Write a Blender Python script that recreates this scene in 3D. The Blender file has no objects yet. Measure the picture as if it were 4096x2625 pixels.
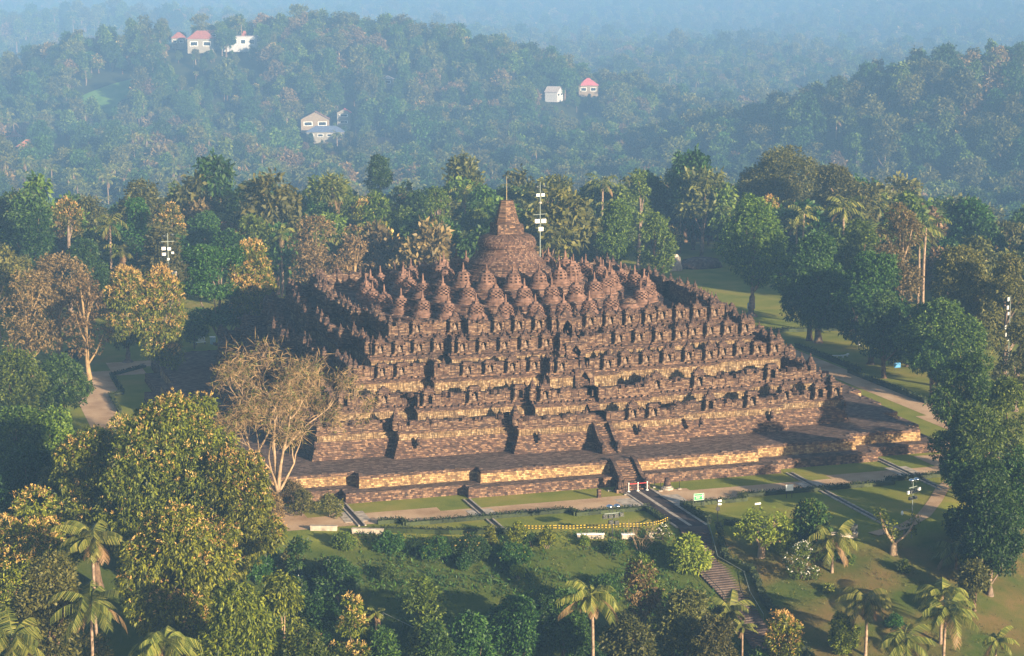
CAMPOS = (-97.056, -311.618, 68.919)
CAMROT = (0.304439, 0.169816, -0.002358)
EXPOSURE = 1.72
HAZE_COL = (0.19, 0.375, 0.70)
HAZE_D = 0.00034
import bpy, math, random
import numpy as np
from mathutils import Vector, Matrix

R = math.radians
random.seed(7)
SC = bpy.context.scene
COL = SC.collection
FLAT = (1.0, 1.0, 1.0)


# ------------------------------------------------------------------ helpers
class MB:
    """collects faces of one mesh"""

    def __init__(self):
        self.v = []
        self.f = []
        self.m = []

    def face(self, pts, mat=0):
        n = len(self.v)
        self.v.extend(pts)
        self.f.append(tuple(range(n, n + len(pts))))
        self.m.append(mat)

    def box(self, c, s, rz=0.0, mat=0, taper=1.0):
        cx, cy, cz = c
        hx, hy, hz = s[0] / 2, s[1] / 2, s[2] / 2
        cs, sn = math.cos(rz), math.sin(rz)
        n = len(self.v)
        for dz, t in ((-hz, 1.0), (hz, taper)):
            for dx, dy in ((-hx, -hy), (hx, -hy), (hx, hy), (-hx, hy)):
                x, y = dx * t, dy * t
                self.v.append((cx + x * cs - y * sn, cy + x * sn + y * cs, cz + dz))
        for q in ((3, 2, 1, 0), (4, 5, 6, 7), (0, 1, 5, 4), (1, 2, 6, 5), (2, 3, 7, 6), (3, 0, 4, 7)):
            self.f.append(tuple(n + k for k in q))
            self.m.append(mat)

    def loft(self, loops, mats, cap_top=None, cap_bottom=None):
        """loops: closed rings of equal length, bottom to top / outside to inside"""
        k = len(loops[0])
        n0 = len(self.v)
        for lp in loops:
            self.v.extend(lp)
        for i in range(len(loops) - 1):
            a, b = n0 + i * k, n0 + (i + 1) * k
            mt = mats[i] if i < len(mats) else mats[-1]
            for j in range(k):
                j2 = (j + 1) % k
                self.f.append((a + j, a + j2, b + j2, b + j))
                self.m.append(mt)
        if cap_top is not None:
            a = n0 + (len(loops) - 1) * k
            self.f.append(tuple(a + j for j in range(k)))
            self.m.append(cap_top)
        if cap_bottom is not None:
            self.f.append(tuple(n0 + j for j in reversed(range(k))))
            self.m.append(cap_bottom)

    def lathe(self, prof, n=16, c=(0, 0, 0), mat=0, mats=None, sx=1.0, sy=1.0, rot=0.0, close=True):
        loops = []
        for r, z in prof:
            loops.append([(c[0] + sx * r * math.cos(rot + 2 * math.pi * k / n), c[1] + sy * r * math.sin(rot + 2 * math.pi * k / n), c[2] + z) for k in range(n)])
        self.loft(loops, mats or [mat], cap_top=(mat if close else None))

    def tube(self, pts, radii, n=6, mat=0, cap=True):
        pts = [Vector(p) for p in pts]
        loops = []
        up = Vector((0, 0, 1))
        for i, p in enumerate(pts):
            d = (pts[min(i + 1, len(pts) - 1)] - pts[max(i - 1, 0)])
            if d.length < 1e-6:
                d = Vector((0, 0, 1))
            d.normalize()
            a = d.cross(up)
            if a.length < 0.05:
                a = d.cross(Vector((1, 0, 0)))
            a.normalize()
            b = d.cross(a)
            r = radii[i] if not isinstance(radii, (int, float)) else radii
            loops.append([tuple(p + a * (r * math.cos(2 * math.pi * k / n)) - b * (r * math.sin(2 * math.pi * k / n))) for k in range(n)])
        self.loft(loops, [mat], cap_top=(mat if cap else None))

    def add_np(self, V, F, mat=0):
        n = len(self.v)
        self.v.extend(map(tuple, V.tolist()))
        for q in F.tolist():
            self.f.append(tuple(n + k for k in q))
            self.m.append(mat)

    def mesh(self, name, mats, smooth=False):
        me = bpy.data.meshes.new(name)
        me.from_pydata(self.v, [], self.f)
        for m in (mats if isinstance(mats, (list, tuple)) else [mats]):
            me.materials.append(m)
        if len(me.materials) > 1:
            me.polygons.foreach_set('material_index', self.m)
        if smooth:
            me.polygons.foreach_set('use_smooth', [True] * len(me.polygons))
        me.update()
        return me

    def build(self, name, mats, parent=None, smooth=False, loc=None, rz=0.0):
        return put(self.mesh(name, mats, smooth), name, parent, loc, rz)


def put(me, name, parent=None, loc=None, rz=0.0, scale=None):
    o = bpy.data.objects.new(name, me)
    COL.objects.link(o)
    if parent is not None:
        o.parent = parent
    if loc is not None:
        o.location = loc
    if rz:
        o.rotation_euler = (0, 0, rz)
    if scale is not None:
        o.scale = scale if isinstance(scale, (tuple, list)) else (scale,) * 3
    return o


def np_mesh(name, V, F, mats, midx=None):
    """fast mesh of quads from numpy arrays"""
    me = bpy.data.meshes.new(name)
    me.vertices.add(len(V))
    me.vertices.foreach_set('co', np.ascontiguousarray(V, dtype=np.float32).ravel())
    me.loops.add(F.size)
    me.loops.foreach_set('vertex_index', np.ascontiguousarray(F, dtype=np.int32).ravel())
    me.polygons.add(len(F))
    me.polygons.foreach_set('loop_start', np.arange(0, F.size, F.shape[1], dtype=np.int32))
    for m in (mats if isinstance(mats, (list, tuple)) else [mats]):
        me.materials.append(m)
    if midx is not None:
        me.polygons.foreach_set('material_index', np.asarray(midx, dtype=np.int32))
    me.update(calc_edges=True)
    me.validate()
    return me


def tag(o, label=None, cat=None, group=None, kind=None):
    if label:
        o['label'] = label
    if cat:
        o['category'] = cat
    if group:
        o['group'] = group
    if kind:
        o['kind'] = kind
    return o


def thing(name, label, cat, loc=(0, 0, 0), rz=0.0, group=None, scale=None):
    o = bpy.data.objects.new(name, None)
    o.empty_display_size = 0.2
    COL.objects.link(o)
    o.location = loc
    o.rotation_euler = (0, 0, rz)
    if scale is not None:
        o.scale = scale if isinstance(scale, (tuple, list)) else (scale,) * 3
    return tag(o, label, cat, group)


# ------------------------------------------------------------------ materials
def new_mat(name):
    m = bpy.data.materials.new(name)
    m.use_nodes = True
    nt = m.node_tree
    nt.nodes.clear()
    return m, nt


class N:
    """tiny node-graph writer"""

    def __init__(self, nt):
        self.nt = nt

    def n(self, t, **kw):
        nd = self.nt.nodes.new(t)
        for k, v in kw.items():
            setattr(nd, k, v)
        return nd

    def link(self, a, b):
        self.nt.links.new(a, b)

    def val(self, sock, v):
        if isinstance(v, bpy.types.NodeSocket):
            self.link(v, sock)
        else:
            sock.default_value = v

    def math(self, op, a, b=0.0, clamp=False):
        nd = self.n('ShaderNodeMath', operation=op)
        nd.use_clamp = clamp
        self.val(nd.inputs[0], a)
        self.val(nd.inputs[1], b)
        return nd.outputs[0]

    def mix(self, fac, a, b, mode='MIX'):
        nd = self.n('ShaderNodeMix', data_type='RGBA', blend_type=mode)
        self.val(nd.inputs[0], fac)
        self.val(nd.inputs[6], a if isinstance(a, bpy.types.NodeSocket) else tuple(a) + ((1.0,) if len(a) == 3 else ()))
        self.val(nd.inputs[7], b if isinstance(b, bpy.types.NodeSocket) else tuple(b) + ((1.0,) if len(b) == 3 else ()))
        return nd.outputs[2]

    def ramp(self, fac, stops, interp='LINEAR'):
        nd = self.n('ShaderNodeValToRGB')
        cr = nd.color_ramp
        cr.interpolation = interp
        while len(cr.elements) < len(stops):
            cr.elements.new(0.5)
        for e, (p, c) in zip(cr.elements, stops):
            e.position = p
            e.color = tuple(c) + (1.0,) if len(c) == 3 else c
        self.val(nd.inputs[0], fac)
        return nd.outputs[0]

    def noise(self, vec, scale, detail=3.0, rough=0.55, color=False):
        nd = self.n('ShaderNodeTexNoise')
        nd.inputs['Scale'].default_value = scale
        nd.inputs['Detail'].default_value = detail
        nd.inputs['Roughness'].default_value = rough
        if vec is not None:
            self.link(vec, nd.inputs['Vector'])
        return nd.outputs['Color' if color else 'Fac']

    def out(self, bsdf):
        o = self.n('ShaderNodeOutputMaterial')
        self.link(bsdf, o.inputs['Surface'])

    def pbsdf(self, color, rough=0.85, spec=0.25, normal=None, metal=0.0):
        b = self.n('ShaderNodeBsdfPrincipled')
        self.val(b.inputs['Base Color'], color if isinstance(color, bpy.types.NodeSocket) else tuple(color) + (1.0,))
        self.val(b.inputs['Roughness'], rough)
        b.inputs['Specular IOR Level'].default_value = spec
        b.inputs['Metallic'].default_value = metal
        if normal is not None:
            self.link(normal, b.inputs['Normal'])
        return b.outputs[0]

    def bump(self, h, strength=0.5, dist=0.1):
        nd = self.n('ShaderNodeBump')
        nd.inputs['Strength'].default_value = strength
        nd.inputs['Distance'].default_value = dist
        self.link(h, nd.inputs['Height'])
        return nd.outputs[0]


def plain(name, col, rough=0.7, spec=0.3, metal=0.0, var=0.12, scale=3.0):
    m, nt = new_mat(name)
    g = N(nt)
    geo = g.n('ShaderNodeNewGeometry').outputs['Position']
    nz = g.noise(geo, scale, 3.0)
    dark = tuple(c * (1 - 2 * var) for c in col)
    lite = tuple(min(1, c * (1 + 2 * var)) for c in col)
    c = g.ramp(nz, [(0.3, dark), (0.7, lite)])
    g.out(g.pbsdf(c, rough, spec, metal=metal))
    return m


def stone(name, stops, bw=0.46, bh=0.25, polar=0.0, flat=False, stain=0.55, carve=0.0, soil=(0.030, 0.026, 0.025)):
    """weathered masonry: every block its own tone, lichen and dirt over it"""
    m, nt = new_mat(name)
    g = N(nt)
    tc = g.n('ShaderNodeTexCoord')
    sep = g.n('ShaderNodeSeparateXYZ')
    g.link(tc.outputs['Object'], sep.inputs[0])
    x, y, z = sep.outputs
    if polar:
        u = g.math('MULTIPLY', g.math('ARCTAN2', y, x), polar)
        vv = z
    elif flat:
        u, vv = x, y
    else:
        u = g.math('ADD', x, y)
        vv = z
    cmb = g.n('ShaderNodeCombineXYZ')
    g.link(u, cmb.inputs[0])
    g.link(vv, cmb.inputs[1])
    obj = tc.outputs['Object']
    # slightly wandering courses
    wob = g.n('ShaderNodeVectorMath', operation='ADD')
    nzc = g.n('ShaderNodeVectorMath', operation='SCALE')
    g.link(g.noise(obj, 0.9, 2.0, color=True), nzc.inputs[0])
    nzc.inputs['Scale'].default_value = 0.10
    g.link(cmb.outputs[0], wob.inputs[0])
    g.link(nzc.outputs[0], wob.inputs[1])
    br = g.n('ShaderNodeTexBrick')
    g.link(wob.outputs[0], br.inputs['Vector'])
    br.inputs['Color1'].default_value = (0, 0, 0, 1)
    br.inputs['Color2'].default_value = (1, 1, 1, 1)
    br.inputs['Mortar'].default_value = (0.35, 0.35, 0.35, 1)
    br.inputs['Scale'].default_value = 1.0
    br.inputs['Mortar Size'].default_value = 0.018
    br.inputs['Mortar Smooth'].default_value = 0.3
    br.inputs['Brick Width'].default_value = bw
    br.inputs['Row Height'].default_value = bh
    br.offset = 0.43
    br.squash = 0.8
    br.squash_frequency = 3
    tone = g.math('ADD', g.math('MULTIPLY', br.outputs['Color'], 0.62), g.math('MULTIPLY', g.noise(obj, 2.6, 5.0, 0.65), 0.38))
    col = g.ramp(tone, stops)
    big = g.noise(obj, 0.16, 5.0, 0.6)
    fine = g.noise(obj, 1.1, 4.0, 0.7)
    st = g.math('MULTIPLY', g.math('MULTIPLY', g.math('SUBTRACT', big, 0.36, True), 3.2, True), g.math('MULTIPLY', g.math('SUBTRACT', fine, 0.40, True), 4.0, True))
    col = g.mix(g.math('MULTIPLY', st, stain), col, soil)
    if not flat:        # rain streaks running down the faces
        mps = g.n('ShaderNodeMapping')
        g.link(cmb.outputs[0], mps.inputs[0])
        mps.inputs['Scale'].default_value = (1.6, 0.22, 1)
        sk = g.math('MULTIPLY', g.math('SUBTRACT', g.noise(mps.outputs[0], 1.0, 4.0, 0.7), 0.52, True), 4.5, True)
        col = g.mix(g.math('MULTIPLY', sk, 0.75), col, (0.032, 0.027, 0.026))
    lich = g.math('MULTIPLY', g.math('SUBTRACT', g.noise(obj, 3.3, 3.0, 0.6), 0.62, True), 5.0, True)
    col = g.mix(g.math('MULTIPLY', lich, 0.35), col, (0.36, 0.34, 0.31))
    mort = g.math('MULTIPLY', br.outputs['Fac'], 0.6)
    col = g.mix(mort, col, (0.045, 0.04, 0.036))
    h = g.math('ADD', g.math('MULTIPLY', br.outputs['Fac'], -0.6), g.math('MULTIPLY', g.noise(obj, 4.0, 4.0, 0.7), 0.7))
    if carve:
        mp = g.n('ShaderNodeMapping')
        g.link(cmb.outputs[0], mp.inputs[0])
        mp.inputs['Scale'].default_value = (2.6, 0.8, 1)
        vo = g.n('ShaderNodeTexVoronoi')
        g.link(mp.outputs[0], vo.inputs['Vector'])
        vo.inputs['Scale'].default_value = 1.7
        cv = g.math('MULTIPLY', vo.outputs['Distance'], carve)
        h = g.math('ADD', h, cv)
        dk = g.math('MULTIPLY', g.math('SUBTRACT', vo.outputs['Distance'], 0.34, True), 1.9, True)
        col = g.mix(g.math('MULTIPLY', dk, 0.8), col, (0.075, 0.05, 0.03))
    nb = g.bump(h, 0.9, 0.12)
    g.out(g.pbsdf(col, 0.9, 0.2, nb))
    return m


def leaf_mat(name, stops, hue=0.03, val=0.35, trans=0.25, rough=0.55):
    """foliage: every leaf its own tone, every tree its own cast"""
    m, nt = new_mat(name)
    g = N(nt)
    geo = g.n('ShaderNodeNewGeometry')
    oi = g.n('ShaderNodeObjectInfo')
    pos = geo.outputs['Position']
    patch = g.noise(pos, 0.22, 2.0)
    f = g.math('ADD', g.math('MULTIPLY', geo.outputs['Random Per Island'], 0.7), g.math('MULTIPLY', patch, 0.3))
    col = g.ramp(f, stops)
    hs = g.n('ShaderNodeHueSaturation')
    g.link(col, hs.inputs['Color'])
    g.link(g.math('ADD', 0.5 - hue, g.math('MULTIPLY', oi.outputs['Random'], 2 * hue)), hs.inputs['Hue'])
    rnd2 = g.math('FRACT', g.math('MULTIPLY', oi.outputs['Random'], 7.13))
    g.link(g.math('ADD', 1 - val, g.math('MULTIPLY', rnd2, 2 * val)), hs.inputs['Value'])
    c = hs.outputs['Color']
    b = g.pbsdf(c, rough, 0.3)
    if trans:
        tr = g.n('ShaderNodeBsdfTranslucent')
        g.link(c, tr.inputs['Color'])
        mx = g.n('ShaderNodeMixShader')
        mx.inputs[0].default_value = trans
        g.link(b, mx.inputs[1])
        g.link(tr.outputs[0], mx.inputs[2])
        b = mx.outputs[0]
    g.out(b)
    return m

M = {}
M['masonry'] = stone('masonry', [(0.12, (0.031, 0.020, 0.017)), (0.42, (0.090, 0.051, 0.039)), (0.62, (0.156, 0.090, 0.058)), (0.80, (0.257, 0.156, 0.098)), (0.95, (0.359, 0.265, 0.187))])
M['ochre'] = stone('ochre_masonry', [(0.10, (0.10, 0.055, 0.035)), (0.40, (0.24, 0.145, 0.07)), (0.65, (0.40, 0.26, 0.12)), (0.90, (0.52, 0.38, 0.20))], stain=0.45)
M['relief'] = stone('carved_relief', [(0.10, (0.108, 0.065, 0.041)), (0.40, (0.252, 0.162, 0.086)), (0.65, (0.378, 0.261, 0.140)), (0.90, (0.486, 0.378, 0.252))], stain=0.55, carve=1.8, bw=0.5)
M['paving'] = stone('dark_paving', [(0.10, (0.040, 0.026, 0.022)), (0.45, (0.10, 0.066, 0.054)), (0.75, (0.165, 0.112, 0.090)), (0.95, (0.25, 0.185, 0.155))], flat=True, bw=0.7, bh=0.4, stain=0.6, soil=(0.040, 0.036, 0.022))
M['drum'] = stone('curved_masonry', [(0.12, (0.031, 0.019, 0.018)), (0.42, (0.088, 0.049, 0.039)), (0.62, (0.150, 0.085, 0.061)), (0.82, (0.224, 0.143, 0.102)), (0.95, (0.313, 0.238, 0.184))], polar=8.0, stain=0.4)
M['stupa'] = stone('stupa_masonry', [(0.12, (0.031, 0.019, 0.018)), (0.42, (0.095, 0.053, 0.041)), (0.62, (0.163, 0.095, 0.065)), (0.82, (0.245, 0.160, 0.109)), (0.95, (0.340, 0.272, 0.211))], polar=1.5, bw=0.42, bh=0.2, stain=0.45)
M['bellstone'] = plain('bell_stone', (0.135, 0.078, 0.058), 0.9, 0.2, var=0.28, scale=1.3)
M['carving'] = stone('dark_carving', [(0.12, (0.029, 0.019, 0.018)), (0.45, (0.072, 0.043, 0.035)), (0.70, (0.136, 0.080, 0.056)), (0.92, (0.240, 0.160, 0.112))], bw=0.4, bh=0.2, stain=0.6)
M['niche'] = stone('niche_masonry', [(0.12, (0.035, 0.022, 0.018)), (0.42, (0.102, 0.058, 0.041)), (0.62, (0.172, 0.105, 0.067)), (0.82, (0.256, 0.172, 0.112)), (0.95, (0.320, 0.250, 0.179))], bw=0.5, bh=0.2, stain=0.4)
M['statue'] = plain('pale_statue_stone', (0.20, 0.14, 0.10), 0.9, 0.2, var=0.25, scale=5)
M['metal_dark'] = plain('dark_painted_metal', (0.03, 0.035, 0.033), 0.5, 0.4)
M['metal_pole'] = plain('weathered_pole', (0.16, 0.19, 0.17), 0.5, 0.4)
M['white'] = plain('white_paint', (0.78, 0.78, 0.76), 0.5, 0.4, var=0.04)
M['chrome'] = plain('polished_metal', (0.75, 0.78, 0.82), 0.18, 0.5, metal=1.0, var=0.02)
M['red'] = plain('red_belt', (0.45, 0.04, 0.04), 0.6, 0.3)
M['concrete'] = plain('pale_concrete', (0.36, 0.31, 0.26), 0.9, 0.2, var=0.2, scale=1.2)
M['black'] = plain('black_paint', (0.012, 0.012, 0.012), 0.5, 0.4)
M['blue'] = plain('blue_sign', (0.04, 0.22, 0.50), 0.5, 0.4, var=0.03)
M['sign_green'] = plain('green_sign', (0.02, 0.25, 0.08), 0.5, 0.4, var=0.03)
M['yellow'] = plain('yellow_tape', (0.50, 0.34, 0.03), 0.6, 0.3, var=0.03)
M['glass'] = plain('dark_window', (0.03, 0.035, 0.045), 0.15, 0.6, var=0.05)
M['bark'] = plain('brown_bark', (0.13, 0.085, 0.055), 0.95, 0.15, var=0.3, scale=1.5)
M['pale_bark'] = plain('pale_bark', (0.27, 0.19, 0.12), 0.9, 0.15, var=0.2, scale=1.5)
M['grey_bark'] = plain('grey_bark', (0.17, 0.125, 0.095), 0.9, 0.15, var=0.25, scale=1.5)
M['palm_bark'] = plain('palm_bark', (0.24, 0.17, 0.12), 0.95, 0.15, var=0.25, scale=2.5)
M['twig'] = plain('pale_twig', (0.25, 0.17, 0.085), 0.9, 0.15, var=0.25, scale=0.8)

M['leaf_dark'] = leaf_mat('dark_green_leaves', [(0.1, (0.008, 0.026, 0.005)), (0.5, (0.024, 0.064, 0.010)), (0.9, (0.070, 0.130, 0.016))], 0.02)
M['leaf_mid'] = leaf_mat('green_leaves', [(0.1, (0.018, 0.040, 0.005)), (0.5, (0.060, 0.105, 0.010)), (0.9, (0.15, 0.20, 0.018))], 0.018)
M['leaf_olive'] = leaf_mat('olive_leaves', [(0.1, (0.028, 0.034, 0.007)), (0.5, (0.078, 0.086, 0.016)), (0.9, (0.17, 0.16, 0.032))], 0.02)
M['leaf_rust'] = leaf_mat('rusty_leaves', [(0.1, (0.045, 0.032, 0.012)), (0.5, (0.13, 0.090, 0.032)), (0.9, (0.26, 0.17, 0.07))], 0.015)
M['leaf_gold'] = leaf_mat('golden_green_leaves', [(0.1, (0.022, 0.036, 0.003)), (0.5, (0.095, 0.118, 0.006)), (0.9, (0.25, 0.255, 0.014))], 0.012, 0.2)
M['leaf_lime'] = leaf_mat('lime_green_leaves', [(0.1, (0.07, 0.12, 0.012)), (0.5, (0.17, 0.25, 0.020)), (0.9, (0.33, 0.38, 0.045))], 0.01, 0.12)
M['flush'] = leaf_mat('tan_flower_heads', [(0.1, (0.22, 0.12, 0.030)), (0.5, (0.45, 0.28, 0.075)), (0.9, (0.62, 0.45, 0.16))], 0.01, 0.12)
M['blossom'] = leaf_mat('white_blossom', [(0.1, (0.65, 0.62, 0.55)), (0.9, (0.85, 0.83, 0.78))], 0.0, 0.05, 0.1)
M['frond'] = leaf_mat('palm_fronds', [(0.1, (0.040, 0.058, 0.010)), (0.5, (0.115, 0.135, 0.022)), (0.9, (0.27, 0.25, 0.055))], 0.015, 0.2)
M['frond_dry'] = leaf_mat('dry_palm_fronds', [(0.1, (0.12, 0.075, 0.03)), (0.9, (0.30, 0.19, 0.09))], 0.01, 0.15)
M['hedge'] = leaf_mat('hedge_leaves', [(0.1, (0.014, 0.024, 0.007)), (0.5, (0.030, 0.046, 0.012)), (0.9, (0.06, 0.08, 0.02))], 0.01, 0.1)


def lawn_mat(name, a, b, c, scale=0.12):
    m, nt = new_mat(name)
    g = N(nt)
    pos = g.n('ShaderNodeNewGeometry').outputs['Position']
    f = g.math('ADD', g.math('MULTIPLY', g.noise(pos, scale, 5.0, 0.6), 0.65), g.math('MULTIPLY', g.noise(pos, 6.0, 3.0, 0.7), 0.35))
    col = g.ramp(f, [(0.34, a), (0.5, b), (0.66, c)])
    h = g.noise(pos, 9.0, 3.0, 0.8)
    g.out(g.pbsdf(col, 0.95, 0.1, g.bump(h, 0.8, 0.15)))
    return m


M['lawn'] = lawn_mat('mown_lawn', (0.090, 0.115, 0.018), (0.16, 0.165, 0.030), (0.24, 0.19, 0.05))
M['soil'] = lawn_mat('bare_earth', (0.30, 0.185, 0.11), (0.47, 0.32, 0.20), (0.58, 0.42, 0.28), 0.18)
M['asphalt'] = lawn_mat('dark_walkway', (0.030, 0.024, 0.026), (0.055, 0.045, 0.046), (0.085, 0.07, 0.07), 0.5)
M['steps'] = lawn_mat('worn_step_stone', (0.060, 0.046, 0.042), (0.105, 0.078, 0.070), (0.16, 0.12, 0.10), 0.6)

# ------------------------------------------------------------------ temple
def poly(D, s1, s2, b, c, d=0.0, notch=None):
    """redented square outline, four-fold symmetric, counter-clockwise from above"""
    D, b, c = D + d, b + d, c + d
    A1, A2 = D + s2, D + s2 + s1
    side = [(-D, -D), (-c, -D), (-c, -A1), (-b, -A1), (-b, -A2)]
    if notch:
        n, dep = notch
        side += [(-n, -A2), (-n, -A2 + dep + d), (n, -A2 + dep + d), (n, -A2)]
    side += [(b, -A2), (b, -A1), (c, -A1), (c, -D)]
    out = []
    for k in range(4):
        for x, y in side:
            for _ in range(k):
                x, y = -y, x
            out.append((x, y))
    return out


def ring(P, z):
    return [(x, y, z) for x, y in P]


LV = {  # D, s1, s2, b, c
    'w2': (49.25, 2.2, 2.65, 20.7, 37.2),
    'foot': (40.5, 2.35, 2.35, 12.4, 29.3),
    1: (37.2, 2.2, 2.2, 8.7, 25.6),
    2: (33.5, 2.15, 2.1, 5.2, 22.1),
    3: (30.1, 1.5, 2.15, 2.3, 18.5),
    4: (26.5, 1.3, 2.15, 2.3, 14.9),
}
BALZ = {1: 7.0, 2: 9.75, 3: 13.0, 4: 15.7, 5: 17.85}   # niche sill heights
FLOOR = {1: 6.4, 2: 9.2, 3: 12.35, 4: 15.1, 5: 16.4}
NOT = (0.85, 1.7)


def coping(mb, P, z, prob, rnd, mat=0, smax=0.3):
    """loose and broken blocks left along a wall head"""
    n = len(P)
    for i in range(n):
        x0, y0 = P[i]
        x1, y1 = P[(i + 1) % n]
        L = math.hypot(x1 - x0, y1 - y0)
        if L < 0.8:
            continue
        ux, uy = (x1 - x0) / L, (y1 - y0) / L
        nx, ny = uy, -ux
        t = 0.3
        while t < L - 0.3:
            w = rnd.uniform(0.35, 0.9)
            if rnd.random() < prob:
                h = rnd.uniform(0.08, smax)
                ins = rnd.uniform(0.22, 0.5)
                mb.box((x0 + ux * t - nx * ins, y0 + uy * t - ny * ins, z + h / 2 - 0.02), (w * 0.92, rnd.uniform(0.35, 0.6), h), math.atan2(uy, ux) + rnd.uniform(-.05, .05), mat)
            t += w


temple = thing('temple', 'vast stepped pyramid temple of weathered brown stone topped by a bell shaped stupa', 'temple')
rt = random.Random(11)

# 1 lowest step
mb = MB()
p = LV['w2']
mb.loft([ring(poly(*p, 2.5), -0.6), ring(poly(*p, 2.5), 0.0), ring(poly(*p, 2.43), 0.25), ring(poly(*p, 2.40), 1.34), ring(poly(*p, 0.0 - 0.4), 1.34)], [0, 0, 0, 1])
coping(mb, poly(*p, 2.40), 1.34, 0.22, rt, 1, 0.12)
mb.build('lower_terrace', [M['masonry'], M['paving']], temple)
# 2 processional terrace
mb = MB()
mb.loft([ring(poly(*p, 0.06), 1.30), ring(poly(*p, 0.0), 1.6), ring(poly(*p, -0.03), 2.62), ring(poly(*p, -0.02), 3.03), ring(poly(*LV['foot'], 0.3), 3.03)], [0, 0, 1, 2])
coping(mb, poly(*p, -0.05), 3.03, 0.30, rt, 2, 0.14)
mb.build('processional_terrace', [M['ochre'], M['masonry'], M['paving']], temple)
# 3 stepped foot with its carved frieze
mb = MB()
f = LV['foot']
loops = [ring(poly(*f, 0.95), 2.95)]
zz = 3.03
for i in range(6):
    d = 0.95 - 0.16 * i
    loops.append(ring(poly(*f, d), zz + 0.395))
    zz += 0.395
    loops.append(ring(poly(*f, d - 0.14), zz))
mats = [0] * (len(loops))
loops += [ring(poly(*f, -0.02), 5.42), ring(poly(*f, -0.02), 6.32), ring(poly(*f, 0.14), 6.36), ring(poly(*f, 0.16), 6.52), ring(poly(*f, 0.34), 6.56), ring(poly(*f, 0.34), 6.70), ring(poly(*f, -0.1), 6.74)]
mats = [0] * (len(loops) - 7) + [1, 0, 0, 0, 0, 0, 0]
mb.loft(loops, mats)
mb.build('temple_foot', [M['masonry'], M['relief']], temple)


def side_points(P, spacing, smin=2.2):
    """evenly spaced stations along every straight run of an outline: (x, y, outward angle, run index, run length)"""
    out = []
    n = len(P)
    for i in range(n):
        x0, y0 = P[i]
        x1, y1 = P[(i + 1) % n]
        L = math.hypot(x1 - x0, y1 - y0)
        if L < smin:
            continue
        k = max(1, int(round(L / spacing)))
        ux, uy = (x1 - x0) / L, (y1 - y0) / L
        ang = math.atan2(-ux, uy)
        for j in range(k):
            t = (j + 0.5) * L / k
            out.append((x0 + ux * t, y0 + uy * t, ang, i, j))
    return out


def finial(mb, x, y, z, s=1.0, mat=0):
    """small bell finial"""
    mb.box((x, y, z + 0.10 * s), (0.62 * s, 0.62 * s, 0.2 * s), 0, mat)
    mb.lathe([(0.28 * s, 0.2 * s), (0.30 * s, 0.42 * s), (0.2 * s, 0.62 * s), (0.09 * s, 0.66 * s), (0.07 * s, 0.95 * s), (0.02 * s, 1.1 * s)], 7, (x, y, z), mat)


# galleries: wall k carries balustrade k+1
for k in (1, 2, 3, 4):
    mb = MB()
    P = LV[k]
    nt_ = NOT
    z0, top = FLOOR[k], BALZ[k + 1] - 0.35
    rel0, rel1 = {1: (7.25, 8.50), 2: (10.2, 11.85), 3: (13.25, 14.5), 4: (15.75, 16.65)}[k]
    prev = LV['foot'] if k == 1 else LV[k - 1]
    q = lambda d: poly(*P, d, notch=nt_)
    fl = poly(*P, 0.35, notch=nt_)
    loops = [ring(q(0.32), z0 - 0.1), ring(q(0.30), z0 + 0.35), ring(q(0.12), rel0 - 0.15), ring(q(0.12), rel0), ring(q(0.0), rel0 + 0.03), ring(q(0.0), rel1), ring(q(0.12), rel1 + 0.04), ring(q(0.12), rel1 + 0.22)]
    hh = top - rel1 - 0.22
    loops += [ring(q(0.26), rel1 + 0.26), ring(q(0.28), rel1 + 0.22 + hh * 0.35), ring(q(0.46), rel1 + 0.26 + hh * 0.38), ring(q(0.46), rel1 + 0.22 + hh * 0.62), ring(q(0.16), rel1 + 0.26 + hh * 0.66), ring(q(0.14), top), ring(q(-0.3), top)]
    mb.loft(loops, [0, 0, 0, 0, 1, 0, 0, 0, 2, 0, 2, 2, 0, 0])
    # row of antefixes standing on the cornice
    for x, y, a, i, j in side_points(poly(*P, 0.38), 0.98, 0.9):
        if rt.random() < (0.9 if k in (1, 4) else 0.55):
            mb.box((x, y, rel1 + 0.22 + hh * 0.62 + 0.16), (0.42, 0.3, 0.34), a, 2, 0.35)
    mb.build('gallery_wall', [M['masonry'], M['relief'], M['carving']], temple)

    # gallery floor
    mb = MB()
    pr = poly(*prev, -0.8)
    inn = poly(*P, 0.4)
    mb.loft([ring(pr, z0), ring(inn, z0)], [0])
    mb.build('gallery_floor', [M['paving']], temple)

PRES = {1: 0.30, 2: 0.38, 3: 0.72, 4: 0.84, 5: 0.95}


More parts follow.
